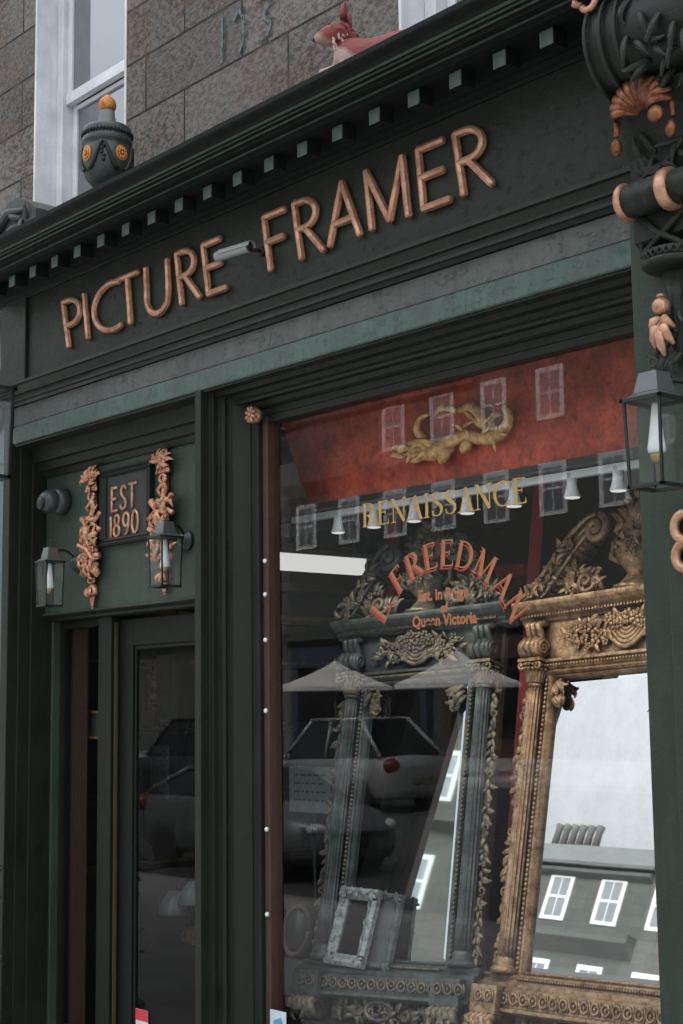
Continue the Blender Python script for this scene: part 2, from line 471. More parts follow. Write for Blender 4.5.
# ================================================================== the setting
GZ = -0.45            # pavement level at the shop
FLZ = -0.38           # shop floor
def build_ground():
    m, nt, out = new_mat('asphalt')
    v = coords(nt)
    c = ramp(nt, noise(nt, v, 90, 3, .7), [(.35, (.035, .035, .037)), (.7, (.07, .07, .07))])
    c = mixc(nt, ramp(nt, noise(nt, v, .5, 5, .6), [(.3, (0, 0, 0)), (.7, (.5, .5, .5))]), c, (.045, .045, .047))
    princ(nt, out, c, .7, 0, bump(nt, noise(nt, v, 120, 3, .6), .4, .01))
    asph = m
    m, nt, out = new_mat('paving slabs')
    tc = nt.nodes.new('ShaderNodeTexCoord')
    br = N(nt, 'ShaderNodeTexBrick')
    for k, vv in (('Scale', 1.0), ('Mortar Size', .006), ('Brick Width', .9), ('Row Height', .6)): br.inputs[k].default_value = vv
    br.inputs['Color1'].default_value = (.42, .41, .39, 1); br.inputs['Color2'].default_value = (.36, .35, .34, 1); br.inputs['Mortar'].default_value = (.07, .07, .065, 1)
    nt.links.new(tc.outputs['Object'], br.inputs['Vector'])
    c = mixc(nt, ramp(nt, noise(nt, coords(nt), 3, 6, .7), [(.4, (0, 0, 0)), (.8, (.5, .5, .5))]), br.outputs[0], (.12, .12, .11))
    princ(nt, out, c, .8, 0, bump(nt, noise(nt, coords(nt), 60, 3, .6), .2, .01))
    pave = m
    # the street climbs gently away from the shop up to the far kerb
    g = MB(); g.add([(-400, 60, -1), (400, 60, -1), (400, -400, -1), (-400, -400, -1)], [(3, 2, 1, 0)][::-1])
    struct('ground', g, asph)
    r = MB(); r.add([(-120, -6.0, GZ - .12), (60, -6.0, GZ - .12), (60, -19, -.02), (-120, -19, -.02)], [(0, 3, 2, 1)]); struct('road', r, asph)
    p = MB(); p.box(-120, 60, -6.0, .6, -.9, GZ); struct('pavement', p, pave)
    k = MB(); k.box(-120, 60, -6.17, -6.003, -.9, GZ + .002); k.box(-120, 60, -19.17, -19.003, -.5, .105); struct('kerb', k, m_plain('granite kerb', (.26, .25, .24), .7, 0, .3, 8))
    p = MB(); p.box(-120, 60, -60, -19.172, -.5, .10); struct('far_pavement', p, pave)
build_ground()

# ------------------------------------------------------------------ the stone house above the shop
WY = .15
WZT = 8.2
OPEN = [(-8.53, -7.41), (-5.00, -3.88)]        # window openings
def build_house():
    root = thing('stone_house', 'sooty grey ashlar stone house wall rising above the green shopfront', 'building')
    mb = MB()
    zb = 4.36
    zs = 4.42
    xs = [-14.0] + [v for o in OPEN for v in o] + [3.0]
    for i in range(0, len(xs), 2): mb.box(xs[i], xs[i + 1], WY, .62, zb, WZT)
    for (a, b) in OPEN:
        mb.box(a, b, WY, .62, zb, zs); mb.box(a, b, WY, .62, 7.05, WZT)
    # return walls below, either side of the shopfront, so the room is closed
    mb.box(-14, -9.75, .30, .62, GZ, 4.355); mb.box(-2.2, 3.0, .16, .62, GZ, 4.355)
    mb.build('wall', STONE, root)
    for (a, b) in OPEN:
        zt = 7.05
        w = MB()
        w.box(a + .002, a + .022, WY - .006, .345, zs, zt); w.box(b - .022, b - .002, WY - .006, .345, zs, zt)   # painted reveals
        w.box(a + .022, b - .022, WY - .006, .345, zt - .02, zt - .002)
        w.box(a + .0, b, WY - .05, .345, zs, zs + .05)
        win = w.build('window', WHITE, root, .003)
        f = MB()
        f.box(a + .024, a + .10, .30, .43, zs + .052, zt - .022); f.box(b - .10, b - .024, .30, .43, zs + .052, zt - .022)
        f.box(a + .10, b - .10, .30, .43, zt - .10, zt - .022)
        f.build('frame', WHITE, win, .004)
        zm = 5.73
        s = MB()                                     # upper sash, in front
        s.box(a + .102, a + .155, .335, .375, zm - .01, zt - .10); s.box(b - .155, b - .102, .335, .375, zm - .01, zt - .10)
        s.box(a + .102, b - .102, .325, .375, zm - .04, zm + .035); s.box(a + .155, b - .155, .335, .375, zt - .16, zt - .10)
        s.build('sash', WHITE, win, .004)
        s = MB()
        s.box(a + .102, a + .155, .378, .415, zs + .06, zm - .012); s.box(b - .155, b - .102, .378, .415, zs + .06, zm - .012)
        s.box(a + .155, b - .155, .378, .415, zs + .06, zs + .14)
        s.box(a + .155, b - .155, .378, .415, zm - .075, zm - .045)
        s.build('sash', WHITE, win, .004)
        g = MB(); g.box(a + .150, b - .150, .352, .357, zm + .03, zt - .15); g.build('pane', UPPANE, win)
        g = MB(); g.box(a + .150, b - .150, .394, .399, zs + .13, zm - .07); g.build('pane', UPPANE, win)
        bk = MB(); bk.box(a, b, .62, .66, zs, zt); bk.build('blind', m_plain('window blind', (.3, .3, .3), .8), win)
    # faint painted street number
    m, nt, out = new_mat('worn number paint')
    v = coords(nt)
    fac = ramp(nt, noise(nt, v, 30, 6, .7), [(.36, (.1, .1, .1)), (.54, (.75, .75, .75))])
    pd = N(nt, 'ShaderNodeBsdfDiffuse'); pd.inputs[0].default_value = (.20, .25, .26, 1)
    tr = N(nt, 'ShaderNodeBsdfTransparent'); mx = N(nt, 'ShaderNodeMixShader')
    nt.links.new(fac, mx.inputs[0]); nt.links.new(tr.outputs[0], mx.inputs[1]); nt.links.new(pd.outputs[0], mx.inputs[2]); nt.links.new(mx.outputs[0], out.inputs[0])
    mk, nt, out = new_mat('worn dark number shadow')
    v = coords(nt)
    fac = ramp(nt, noise(nt, v, 20, 6, .75), [(.36, (0, 0, 0)), (.66, (.6, .6, .6))])
    pd = N(nt, 'ShaderNodeBsdfDiffuse'); pd.inputs[0].default_value = (.04, .05, .053, 1)
    tr = N(nt, 'ShaderNodeBsdfTransparent'); mx = N(nt, 'ShaderNodeMixShader')
    nt.links.new(fac, mx.inputs[0]); nt.links.new(tr.outputs[0], mx.inputs[1]); nt.links.new(pd.outputs[0], mx.inputs[2]); nt.links.new(mx.outputs[0], out.inputs[0])
    num = MB(); sh = MB()
    yq = WY - .004
    def stroke(mbx, pts, w, y):
        for (p, q) in zip(pts[:-1], pts[1:]):
            d = Vector((q[0] - p[0], q[1] - p[1])); d.normalize(); nx, nz = -d.y * w / 2, d.x * w / 2
            mbx.add([(p[0] - nx, y, p[1] - nz), (q[0] - nx, y, q[1] - nz), (q[0] + nx, y, q[1] + nz), (p[0] + nx, y, p[1] + nz)], [(0, 1, 2, 3)])
            y -= .0002
    digits = [[(-6.435, 5.24), (-6.43, 5.50)],
              [(-6.33, 5.44), (-6.28, 5.50), (-6.24, 5.44), (-6.235, 5.30), (-6.28, 5.24)],
              [(-6.10, 5.48), (-6.03, 5.50), (-5.99, 5.44), (-6.06, 5.38), (-5.99, 5.31), (-6.03, 5.25), (-6.11, 5.26)]]
    for d in digits:
        num = MB(); sh = MB()
        stroke(sh, [(p[0] + .014, p[1] - .004) for p in d], .060, yq + .0015); stroke(num, d, .022, yq - .0015)
        h = num.build('house_number', m, root); sh.build('number_shadow', mk, h)
    settle(root, (-6, .4, GZ))
build_house()

# neighbour on the left: pale blue-grey painted front
def build_neighbour():
    root = thing('neighbouring_shopfront', 'blue grey painted neighbouring front at the far left edge', 'building')
    mb = MB(); mb.box(-13.8, -8.518, -.02, .29, GZ, 3.25); mb.box(-13.8, -8.518, -.035, .29, 3.25, 3.58); mb.box(-13.8, -9.2, .0, .29, 3.5, 4.35)
    mb.build('wall', m_paint('blue grey paint', (.13, .17, .185), .5, .1), root)
    settle(root, (-11, .1, GZ))
build_neighbour()

# ================================================================== the shopfront
SF = thing('shopfront', 'dark green Victorian timber shopfront with heavy cornice, door bay and display window', 'shopfront')
GLASS_Y = .22
def build_shopfront():
    X0, X1 = -8.66, -2.2
    # cornice
    mb = MB()
    mb.prof([(.14, 4.54), (-.43, 4.49), (-.455, 4.485), (-.455, 4.462), (-.45, 4.455), (-.435, 4.447), (-.415, 4.437), (-.405, 4.424), (-.402, 4.410),
             (-.388, 4.408), (-.388, 4.396), (-.372, 4.394), (-.372, 4.380), (-.357, 4.378), (-.357, 4.366), (-.325, 4.362), (-.318, 4.350), (-.30, 4.344),
             (-.30, 4.334), (-.07, 4.334), (-.066, 4.318), (-.045, 4.316), (-.04, 4.30), (-.02, 4.292), (-.012, 4.28), (.03, 4.28), (.14, 4.30)], X0 - .02, X1)
    COR = m_paint('matt black green cornice paint', (.0085, .0110, .0100), .62, .2, spec=.12)
    mb.build('cornice', COR, SF)
    for y, z0, z1 in ((-.4035, 4.409, 4.421), (-.3895, 4.397, 4.4065), (-.3735, 4.381, 4.391), (-.3265, 4.349, 4.357)):  # paler strips paint lit edges onto the dark cornice
        mb = MB(); mb.box(X0 - .018, X1, y - .0015, y + .004, z0, z1); mb.build('fillet', GREEN_DIM, SF)
    # dentil blocks under it
    d0 = None
    k = -11
    while k <= 13:
        x = -5.765 + .2545 * k
        if -8.62 < x < -2.9:
            if d0 is None:
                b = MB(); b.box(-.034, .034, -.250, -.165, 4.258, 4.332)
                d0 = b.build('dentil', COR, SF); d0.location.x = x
                b = MB(); b.box(-.0345, .0345, -.256, -.2505, 4.256, 4.322); b.build('face', m_paint('pale dentil paint', (.060, .086, .075), .55, .3), d0, .002)  # paler plate paints the lit front, the block sides stay near-black
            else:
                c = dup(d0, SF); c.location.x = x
        k += 1
    # frieze with the raised end block
    mb = MB(); mb.box(-8.30, -3.44, .0, .30, 3.735, 4.298); mb.box(-3.44, -2.2, -.012, .30, 3.735, 4.298); mb.build('frieze', FRIEZE, SF, .004)
    mb = MB(); mb.box(-8.64, -8.34, -.012, .30, 3.735, 4.298); mb.box(-8.338, -8.302, -.022, .30, 3.735, 4.296); mb.build('frieze_end_block', FRIEZE, SF, .006)
    # moulding below the frieze
    mb = MB(); mb.prof([(.2, 3.76), (-.002, 3.752), (-.10, 3.716), (-.115, 3.712), (-.115, 3.695), (-.095, 3.690), (-.085, 3.670), (-.078, 3.655), (-.078, 3.645),
                        (-.062, 3.640), (-.06, 3.622), (-.072, 3.616), (-.072, 3.603), (-.055, 3.598), (-.04, 3.585), (.2, 3.585)], X0 + .01, X1)
    mb.build('moulding', BLACKG, SF)
    mb = MB(); mb.box(-8.42, -2.3, -.028, .25, 3.462, 3.583); mb.build('upper_fascia', FASCIA, SF, .004)
    mb = MB(); mb.prof([(-.028, 3.460), (-.043, 3.445), (-.046, 3.352), (-.040, 3.346), (.2, 3.346), (.2, 3.460)], -8.40, -3.512); mb.build('lower_fascia', BAND, SF, .003)
    # left pilaster
    mb = MB(); mb.box(-8.515, -8.43, -.045, .34, GZ, 3.584)
    mb.box(-8.43, -8.41, .02, .34, GZ, 3.344); mb.box(-8.41, -8.395, .10, .34, GZ, 3.344)
    mb.build('pilaster', GREEN_SHADE, SF, .004)
    # mullion between the door bay and the window, with its stepped reveal
    mb = MB()
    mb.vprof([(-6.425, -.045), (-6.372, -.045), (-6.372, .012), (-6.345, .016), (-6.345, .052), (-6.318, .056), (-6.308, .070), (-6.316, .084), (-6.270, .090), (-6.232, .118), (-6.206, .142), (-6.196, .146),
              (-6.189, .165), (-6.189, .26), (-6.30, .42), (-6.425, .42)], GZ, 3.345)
    mb.build('mullion', GREEN_SHADE, SF, .003)
    mb = MB(); mb.box(-6.187, -6.130, .148, .26, GZ, 3.19); mb.build('bead', GREEN_SHADE, SF, .008)
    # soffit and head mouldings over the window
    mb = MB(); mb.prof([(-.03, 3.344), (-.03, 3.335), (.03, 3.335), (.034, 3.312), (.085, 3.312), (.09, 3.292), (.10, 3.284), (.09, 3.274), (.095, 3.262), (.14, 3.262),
                        (.15, 3.240), (.165, 3.232), (.185, 3.230), (.188, 3.196), (.21, 3.194), (.30, 3.194), (.42, 3.21), (.42, 3.344)], -6.37, -3.46); mb.build('window_head', GREEN_SHADE, SF)
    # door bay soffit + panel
    mb = MB(); mb.prof([(-.03, 3.344), (-.03, 3.33), (.09, 3.33), (.10, 3.24), (.13, 3.235), (.14, 3.19), (.165, 3.18), (.185, 3.15), (.3, 3.15), (.3, 3.344)], -8.395, -6.427); mb.build('door_head', GREEN_SHADE, SF)
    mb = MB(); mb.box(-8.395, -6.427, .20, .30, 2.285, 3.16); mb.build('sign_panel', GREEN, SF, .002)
    mb = MB(); mb.prof([(.30, 2.285), (.185, 2.285), (.175, 2.272), (.19, 2.262), (.22, 2.255), (.225, 2.24), (.26, 2.235), (.30, 2.235)], -8.395, -6.427); mb.build('transom', GREEN_SHADE, SF)
    # door bay posts
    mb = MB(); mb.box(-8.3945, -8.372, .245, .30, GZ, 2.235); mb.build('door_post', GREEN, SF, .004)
    mb = MB(); mb.box(-7.86, -7.716, .26, .42, GZ, 2.235); mb.build('door_post', DOOR_SHADE, SF, .004)
    # sidelight
    mb = MB(); mb.box(-8.3945, -8.372, .302, .36, GZ + .22, 2.235); mb.box(-8.372, -7.885, .31, .36, 2.19, 2.235); mb.box(-7.885, -7.862, .31, .36, GZ + .22, 2.235)
    mb.box(-8.3945, -7.862, .29, .38, GZ, GZ + .22)
    sl = mb.build('sidelight', GREEN_SHADE, SF, .003)
    mb = MB(); mb.quad(-8.372, -7.885, .335, GZ + .22, 2.19); mb.build('pane', DOORGLASS, sl)
    # the door
    dx0, dx1, dy = -7.712, -6.55, .32
    mb = MB()
    mb.box(dx0, dx0 + .14, dy, dy + .05, GZ + .06, 2.215); mb.box(dx1 - .13, dx1, dy, dy + .05, GZ + .06, 2.215)
    mb.box(dx0 + .14, dx1 - .13, dy, dy + .05, 2.055, 2.215); mb.box(dx0 + .14, dx1 - .13, dy, dy + .05, GZ + .06, GZ + .20)
    mb.box(dx0 + .14, dx0 + .16, dy + .012, dy + .04, GZ + .20, 2.055); mb.box(dx0 + .16, dx1 - .13, dy + .012, dy + .04, 2.032, 2.055)
    door = mb.build('door', DOORDK, SF, .005)
    mb = MB(); mb.quad(dx0 + .16, dx1 - .13, dy + .024, GZ + .20, 2.032); mb.build('pane', DOORGLASS, door)
    mb = MB(); mb.rtube([(dx1 - .065, dy - .05, .75), (dx1 - .065, dy - .05, 1.15)], .014); mb.tube([(dx1 - .065, dy - .05, .8), (dx1 - .065, dy, .8)], .01); mb.tube([(dx1 - .065, dy - .05, 1.1), (dx1 - .065, dy, 1.1)], .01)
    mb.build('handle', BRONZE, door)
    mb = MB(); mb.box(-7.7155, -7.712, .283, .308, GZ, 2.20); mb.build('brass_weather_strip', m_plain('dull brass', (.16, .12, .055), .45, .5, .25, 12), SF, .002)
    mb = MB(); mb.box(-6.548, -6.427, .30, .42, GZ, 2.235); mb.build('door_frame', GREEN_SHADE, SF, .003)
    # shop window
    mb = MB()
    mb.box(-6.128, -6.083, .175, .255, -.02, 3.192)
    win = mb.build('window_frame', WOODBROWN, SF, .004)
    mb = MB(); mb.box(-6.082, -3.46, .18, .255, 3.155, 3.192); mb.build('frame_rail', GREEN_SHADE, win, .004)
    mb = MB(); mb.box(-6.145, -3.46, .16, .255, -.06, -.02); mb.build('frame_rail', GREEN_SHADE, win, .004)
    mb = MB(); mb.quad(-6.082, -3.30, GLASS_Y, -.02, 3.155); mb.build('pane', SHOPGLASS, win)
    s0 = None
    for z in (2.448, 2.27, 2.03, 1.66, 1.05, .62):
        z = 1.65 + (z - 1.65) * .974
        if s0 is None:
            mb = MB(); mb.lathe([(.013, 0), (.013, -.007), (.009, -.013), (.002, -.015)], (0, .175, 0), 12, 'Y')
            s0 = mb.build('screw_cap', m_plain('polished screw cap', (.75, .77, .8), .25, .3, .05), win); s0.location = (-6.104, 0, z)
        else:
            c = s0.copy(); COL.objects.link(c); c.parent = win; c.location.z = z
    mb = MB(); mb.box(-6.37, -3.46, .12, .30, -.10, -.062); mb.box(-6.37, -3.46, .15, .30, GZ, -.10); mb.build('stall_riser', GREEN_SHADE, SF, .004)
    # right pilaster
    mb = MB(); mb.box(-3.51, -2.70, -.06, .40, GZ, 3.70); mb.box(-3.44, -2.80, -.012, .3, 3.70, 3.73)
    mb.box(-3.38, -2.82, -.075, -.06, .2, 3.0)
    mb.build('pilaster', GREEN_DIM, SF, .006)
build_shopfront()

# ------------------------------------------------------------------ console bracket on the right pilaster
def build_console():
    xl, xr = -3.44, -2.98
    mb = MB()
    pts = []
    # front silhouette (y,z): volute at the top, S curve to the foot
    for i in range(46):                                   # big volute
        a = R_(100 + i * 4)
        pts.append((-.20 + .175 * math.cos(a), 4.14 + .19 * math.sin(a)))
    pts += [(-.245, 3.935), (-.20, 3.87), (-.16, 3.80), (-.135, 3.72), (-.125, 3.64), (-.125, 3.50), (-.12, 3.40), (-.0595, 3.36), (-.0595, 3.70), (-.012, 3.73), (-.012, 4.325), (-.20, 4.325)]
    mb.prof(pts, xl, xr)
    # raised side ribs following the volute
    for x in (xl, xl + .07, xl + .14):
        pp = [(x + .012, -.20 + .19 * math.cos(R_(a)), 4.14 + .205 * math.sin(R_(a))) for a in range(110, 276, 12)] + [(x + .012, -.258, 3.93), (x + .012, -.21, 3.865)]
        mb.tube(pp, .009, 8)
    con = mb.build('console_bracket', BLACKG, SF, .006)
    rq = random.Random(15); mb = MB()
    for k in range(26):
        a = R_(rq.uniform(150, 262)); x = rq.uniform(xl + .17, xr - .02)
        mb.M = Matrix.Translation((0, -.20 + .178 * math.cos(a), 4.14 + .193 * math.sin(a)))
        leafcurl(mb, (x, 0), rq.uniform(-2.6, -.5), .11, .014, rq, 0, .25)
    mb.M = Matrix.Identity(4); mb.build('carved_scroll_leaves', BLACKG, con)
    # gilt palmette on the waist
    rnd = random.Random(4)
    mb = MB()
    c = (-3.285, -.235, 3.84)
    for k in range(11):
        a = R_(8 + k * 16.4)
        L = .105 + .035 * math.sin(a)
        base = Vector((c[0] + .025 * math.cos(a), c[1], c[2] + .02 * math.sin(a)))
        tip = Vector((c[0] + L * 1.15 * math.cos(a), c[1] - .01, c[2] + L * math.sin(a)))
        mid = (base + tip) / 2 + Vector((0, -.05, 0))
        mb.rtube([base, base * .5 + mid * .5 + Vector((0, -.015, 0)), mid, mid * .4 + tip * .6 + Vector((0, -.02, 0)), tip], [.008, .013, .017, .019, .015], 8, .7)
    for s, q in ((-1, .125), (1, .125)):
        mb.rtube([(c[0] + s * q, c[1] + .0, c[2] - .0), (c[0] + s * (q + .005), c[1], c[2] - .05)], [.014, .01], 8)
        mb.ball((c[0] + s * q, c[1] - .01, c[2] - .10), .026, (.9, .8, 1.35), 10, 8)
    mb.ball((c[0] + .09, c[1] - .05, c[2] - .045), .034, (1, .7, 1), 12, 8)
    mb.build('palmette', BRONZE, con)
    # leaf work below it
    mb = MB()
    for k in range(16):
        leafcurl(mb, (-3.29 + rnd.uniform(-.09, .10), 3.66 + rnd.uniform(-.06, .10)), rnd.uniform(0, 2 * PI), .10, .012, rnd, -.14, .3)
    for s in (-1, 1):
        mb.tube([(-3.29 + s * .10, -.135, 3.74), (-3.29 + s * .03, -.15, 3.66), (-3.29 + s * .10, -.135, 3.60)], .012)
    mb.build('carved_leaves', FRIEZE, con)
    # horizontal roll with gilt collars
    mb = MB(); mb.lathe([(.05, -3.432), (.062, -3.425), (.066, -3.39), (.060, -3.375), (.066, -3.36), (.068, -3.33), (.060, -3.318), (.068, -3.305), (.066, -3.262), (.06, -3.25)], (0, -.175, 3.545), 24, 'X')
    mb.lathe([(.05, -3.20), (.066, -3.195), (.062, -3.12), (.066, -3.10), (.066, -3.0)], (0, -.175, 3.545), 24, 'X')
    mb.build('roll', BLACKG, con)
    mb = MB(); mb.lathe([(.02, -3.452), (.045, -3.45), (.066, -3.443), (.075, -3.43), (.075, -3.42), (.066, -3.412)], (0, -.175, 3.545), 28, 'X')
    mb.build('gilt_collar', COPPER, con)
    mb = MB(); mb.lathe([(.06, -3.252), (.078, -3.245), (.082, -3.225), (.078, -3.205), (.06, -3.198)], (0, -.175, 3.545), 28, 'X')
    mb.build('gilt_collar', COPPER, con)
    # pierced lattice and cup below the roll
    mb = MB()
    for s in (-1, 1):
        mb.tube([(-3.30 - s * .10, -.12, 3.49), (-3.30 - s * .03, -.14, 3.42), (-3.30 + s * .10, -.13, 3.335)], .013, 8)
        mb.tube([(-3.30 + s * .11, -.10, 3.50), (-3.30 + s * .115, -.11, 3.42), (-3.30 + s * .12, -.10, 3.34)], .010, 8)
    mb.tube([(-3.43, -.11, 3.49), (-3.1, -.11, 3.49)], .014, 8)
    mb.lathe([(.05, 3.262), (.09, 3.266), (.115, 3.275), (.125, 3.285), (.125, 3.30), (.11, 3.305), (.112, 3.335), (.10, 3.345)], (-3.29, -.075, 0), 24)
    for k in range(14):
        a = -PI + PI * k / 13
        for s in (-1, 1):
            mb.tube([(-3.29 + .113 * math.cos(a), -.075 + .113 * math.sin(a), 3.305), (-3.29 + .116 * math.cos(a + s * .25), -.075 + .116 * math.sin(a + s * .25), 3.337)], .0045, 5)
    mb.build('pierced_cup', FRIEZE, con)
    mb = MB(); mb.lathe([(.005, 2.90), (.015, 2.93), (.03, 2.98), (.038, 3.04), (.04, 3.10), (.036, 3.16), (.05, 3.26)], (-3.29, -.075, 0), 16, 'Z')
    for k in range(12): leafcurl(mb, (-3.29 + rnd.uniform(-.05, .05), 3.0 + rnd.uniform(-.08, .1)), -PI / 2 + rnd.uniform(-.6, .6), .09, .012, rnd, -.12, .2)
    mb.build('drop', BLACKG, con)
    mb = MB(); mb.ball((-3.30, -.16, 3.118), .034, (1, 1, 1), 16, 12); mb.lathe([(.012, 3.15), (.018, 3.155), (.012, 3.165)], (-3.30, -.16, 0), 12)
    for a, L in ((-PI / 2, .15), (-PI / 2 - .35, .12), (-PI / 2 + .35, .12), (-PI / 2 - .75, .07), (-PI / 2 + .75, .07)):
        p = Vector((-3.30, -.15, 3.085)); q = p + Vector((math.cos(a) * L, 0, math.sin(a) * L))
        mb.rtube([p, (p + q) / 2 + Vector((0, -.03, 0)), q * .8 + p * .2 + Vector((0, -.02, 0)), q], [.012, .022, .018, .008], 8, .6)
    mb.build('gilt_pendant', COPPER, con)
    # ring of the upper volute
    mb = MB(); c = (-3.425, -.36, 4.30)
    mb.tube([(c[0] + .036 * math.cos(a), c[1], c[2] + .04 * math.sin(a)) for a in [R_(k) for k in range(-150, 160, 15)]], .014, 10)
    mb.tube([(c[0] - .035, c[1], c[2] - .012), (c[0] - .06, c[1] - .01, c[2] - .0), (c[0] - .066, c[1], c[2] + .03)], [.014, .014, .008], 8)
    mb.build('gilt_ring', COPPER, con)
build_console()
settle(SF, (-5.6, .2, GZ))

# ================================================================== fascia lettering
def arc(cx, cz, rx, rz, a0, a1, n=14):
    return [(cx + rx * math.cos(R_(a0 + (a1 - a0) * i / (n - 1))), cz + rz * math.sin(R_(a0 + (a1 - a0) * i / (n - 1)))) for i in range(n)]
def carved(ch, x0, x1, zb, zt, sl=0.0):
    """strokes in a box; sl = how far the stem leans right toward its foot"""
    w = x1 - x0; h = zt - zb
    P = lambda u, v: (x0 + u * w + sl * (1 - v) * 1.0, zb + v * h)
    C = lambda pts: [P(u, v) for u, v in pts]
    L = []
    if ch == 'P': L = [C([(0, 1), (0, 0)]), C([(0, 1)] + arc(.35, .73, .65, .27, 90, -90) + [(0, .46)])]
    if ch == 'I': L = [C([(0, 1), (0, 0)])]
    if ch == 'C': L = [C(arc(.72, .5, .72, .5, 68, 292, 22))]
    if ch == 'T': L = [C([(0, 1), (1, 1)]), C([(.5, 1), (.5, 0)])]
    if ch == 'U': L = [C([(0, 1), (0, .35)] + arc(.5, .33, .5, .33, 180, 360, 16) + [(1, 1)])]
    if ch == 'R': L = [C([(0, 1), (0, 0)]), C([(0, 1)] + arc(.35, .76, .55, .24, 90, -90) + [(0, .52)]), C([(.32, .52), (1, 0)])]
    if ch == 'E': L = [C([(0, 1), (0, 0)]), C([(0, 1), (.95, 1)]), C([(0, .52), (.85, .52)]), C([(0, 0), (1, 0)])]
    if ch == 'F': L = [C([(0, 1), (0, 0)]), C([(0, 1), (1, 1)]), C([(0, .52), (.8, .52)])]
    if ch == 'A': L = [C([(.42, 1), (0, 0)]), C([(.42, 1), (1, 0)]), C([(.14, .33), (.78, .33)])]
    if ch == 'M': L = [C([(0, 1), (0, 0)]), C([(0, 1), (.5, .04)]), C([(.5, .04), (1, 1)]), C([(1, 1), (1, 0)])]
    return L
SIGN = thing('shop_sign', 'raised copper gilt lettering PICTURE FRAMER along the dark fascia', 'sign')
letters = [('P', -7.841, -7.663, 3.838, 4.168, .075), ('I', -7.597, -7.5, 3.845, 4.165, .05), ('C', -7.50, -7.215, 3.842, 4.168, .03), ('T', -7.237, -7.015, 3.842, 4.168, .04),
           ('U', -6.935, -6.722, 3.842, 4.168, .02), ('R', -6.63, -6.46, 3.845, 4.178, .05), ('E', -6.382, -6.222, 3.845, 4.165, .052),
           ('F', -5.85, -5.682, 3.852, 4.180, .052), ('R', -5.606, -5.435, 3.852, 4.185, .055), ('A', -5.335, -5.115, 3.862, 4.195, .0),
           ('M', -5.066, -4.815, 3.866, 4.198, .035), ('E', -4.712, -4.545, 3.872, 4.197, .03), ('R', -4.476, -4.305, 3.870, 4.198, .045)]
rndl = random.Random(11)
for li, (ch, a, b, zb, zt, sl) in enumerate(letters):
    mb = MB()
    for si, st in enumerate(carved(ch, a, b, zb + .02, zt - .02, sl)):
        # subdivide for a hand-carved outline
        pts = []
        for p, q in zip(st[:-1], st[1:]):
            n = max(1, int(math.dist(p, q) / .03))
            for i in range(n): pts.append((p[0] + (q[0] - p[0]) * i / n, p[1] + (q[1] - p[1]) * i / n))
        pts.append(st[-1])
        rr = [.0195 * (1 + .07 * mnoise.noise(Vector((p[0] * 18, li * 3 + si, p[1] * 18)))) for p in pts]
        m3 = [(p[0] + .002 * mnoise.noise(Vector((p[1] * 11, li, si))), -.014 - si * .0012, p[1]) for p in pts]
        mb.rtube(m3, rr, 8, 1.2, smooth=False)
    mb.build('letter', COPPER, SIGN)
settle(SIGN, (-6.05, 0, 3.84))

# ------------------------------------------------------------------ plaque EST 1890
def build_plaque():
    root = thing('plaque', 'black framed EST 1890 plaque on the green panel over the door', 'plaque')
    x0, x1, z0, z1 = -7.700, -7.165, 2.645, 3.105
    mb = MB(); mb.box(x0 + .03, x1 - .03, .185, .1995, z0 + .03, z1 - .03); mb.build('board', m_paint('plaque ground', (.030, .034, .033), .45, .4), root)
    mb = MB()
    for (a, b, c, d) in ((x0, x1, z0, z0 + .045), (x0, x1, z1 - .045, z1)):
        mb.prof([(.199, c), (.165, c), (.155, c + .012), (.17, c + .022), (.162, c + .032), (.178, d), (.199, d)] if c == z0 else
                [(.199, c), (.178, c), (.162, c + .013), (.17, c + .023), (.155, c + .033), (.165, d), (.199, d)], a, b)
    for s in (0, 1):
        q = [(0, .199), (0, .165), (.012, .155), (.022, .17), (.032, .162), (.045, .178), (.045, .199)]
        pts = [((x0 + u) if s == 0 else (x1 - u), y) for u, y in q]
        mb.vprof(pts, z0 + .044, z1 - .044)
    mb.build('frame', BLACKG, root)
    def glyph(ch, x, z, w, h):
        P = lambda pts: [(x + u * w, z + v * h) for u, v in pts]
        return {'E': [P([(0, 1), (0, 0)]), P([(0, 1), (.9, 1)]), P([(0, .52), (.75, .52)]), P([(0, 0), (1, 0)])],
                'S': [P([(.95, .86), (.75, .98), (.4, 1), (.1, .85), (.12, .68), (.4, .55), (.75, .42), (.95, .25), (.8, .06), (.45, 0), (.1, .06), (0, .18)])],
                'T': [P([(0, 1), (1.1, 1)]), P([(.5, 1), (.5, 0)])],
                '1': [P([(.3, .9), (.5, 1), (.5, 0)])],
                '8': [P(arc(.5, .76, .38, .24, 90, 450, 18)), P(arc(.5, .26, .48, .26, 90, 450, 18))],
                '9': [P(arc(.5, .70, .46, .30, 0, 360, 18)), P([(.96, .72), (.92, .40), (.7, .1), (.45, 0)])],
                '0': [P(arc(.5, .5, .48, .5, 90, 450, 22))]}[ch]
    for ch, x, z, w, h in (('E', -7.590, 2.848, .062, .138), ('S', -7.495, 2.850, .062, .138), ('T', -7.405, 2.853, .070, .138),
                           ('1', -7.625, 2.690, .055, .130), ('8', -7.565, 2.692, .062, .130), ('9', -7.468, 2.694, .066, .130), ('0', -7.372, 2.697, .066, .130)):
        mb = MB()
        for i, st in enumerate(glyph(ch, x, z, w, h)):
            mb.rtube([(p[0], .182 - .001 * i, p[1]) for p in st], .0105, 8, 1.0)
        mb.build('letter', COPPER, root)
    settle(root, (-7.43, .199, 2.645))
build_plaque()

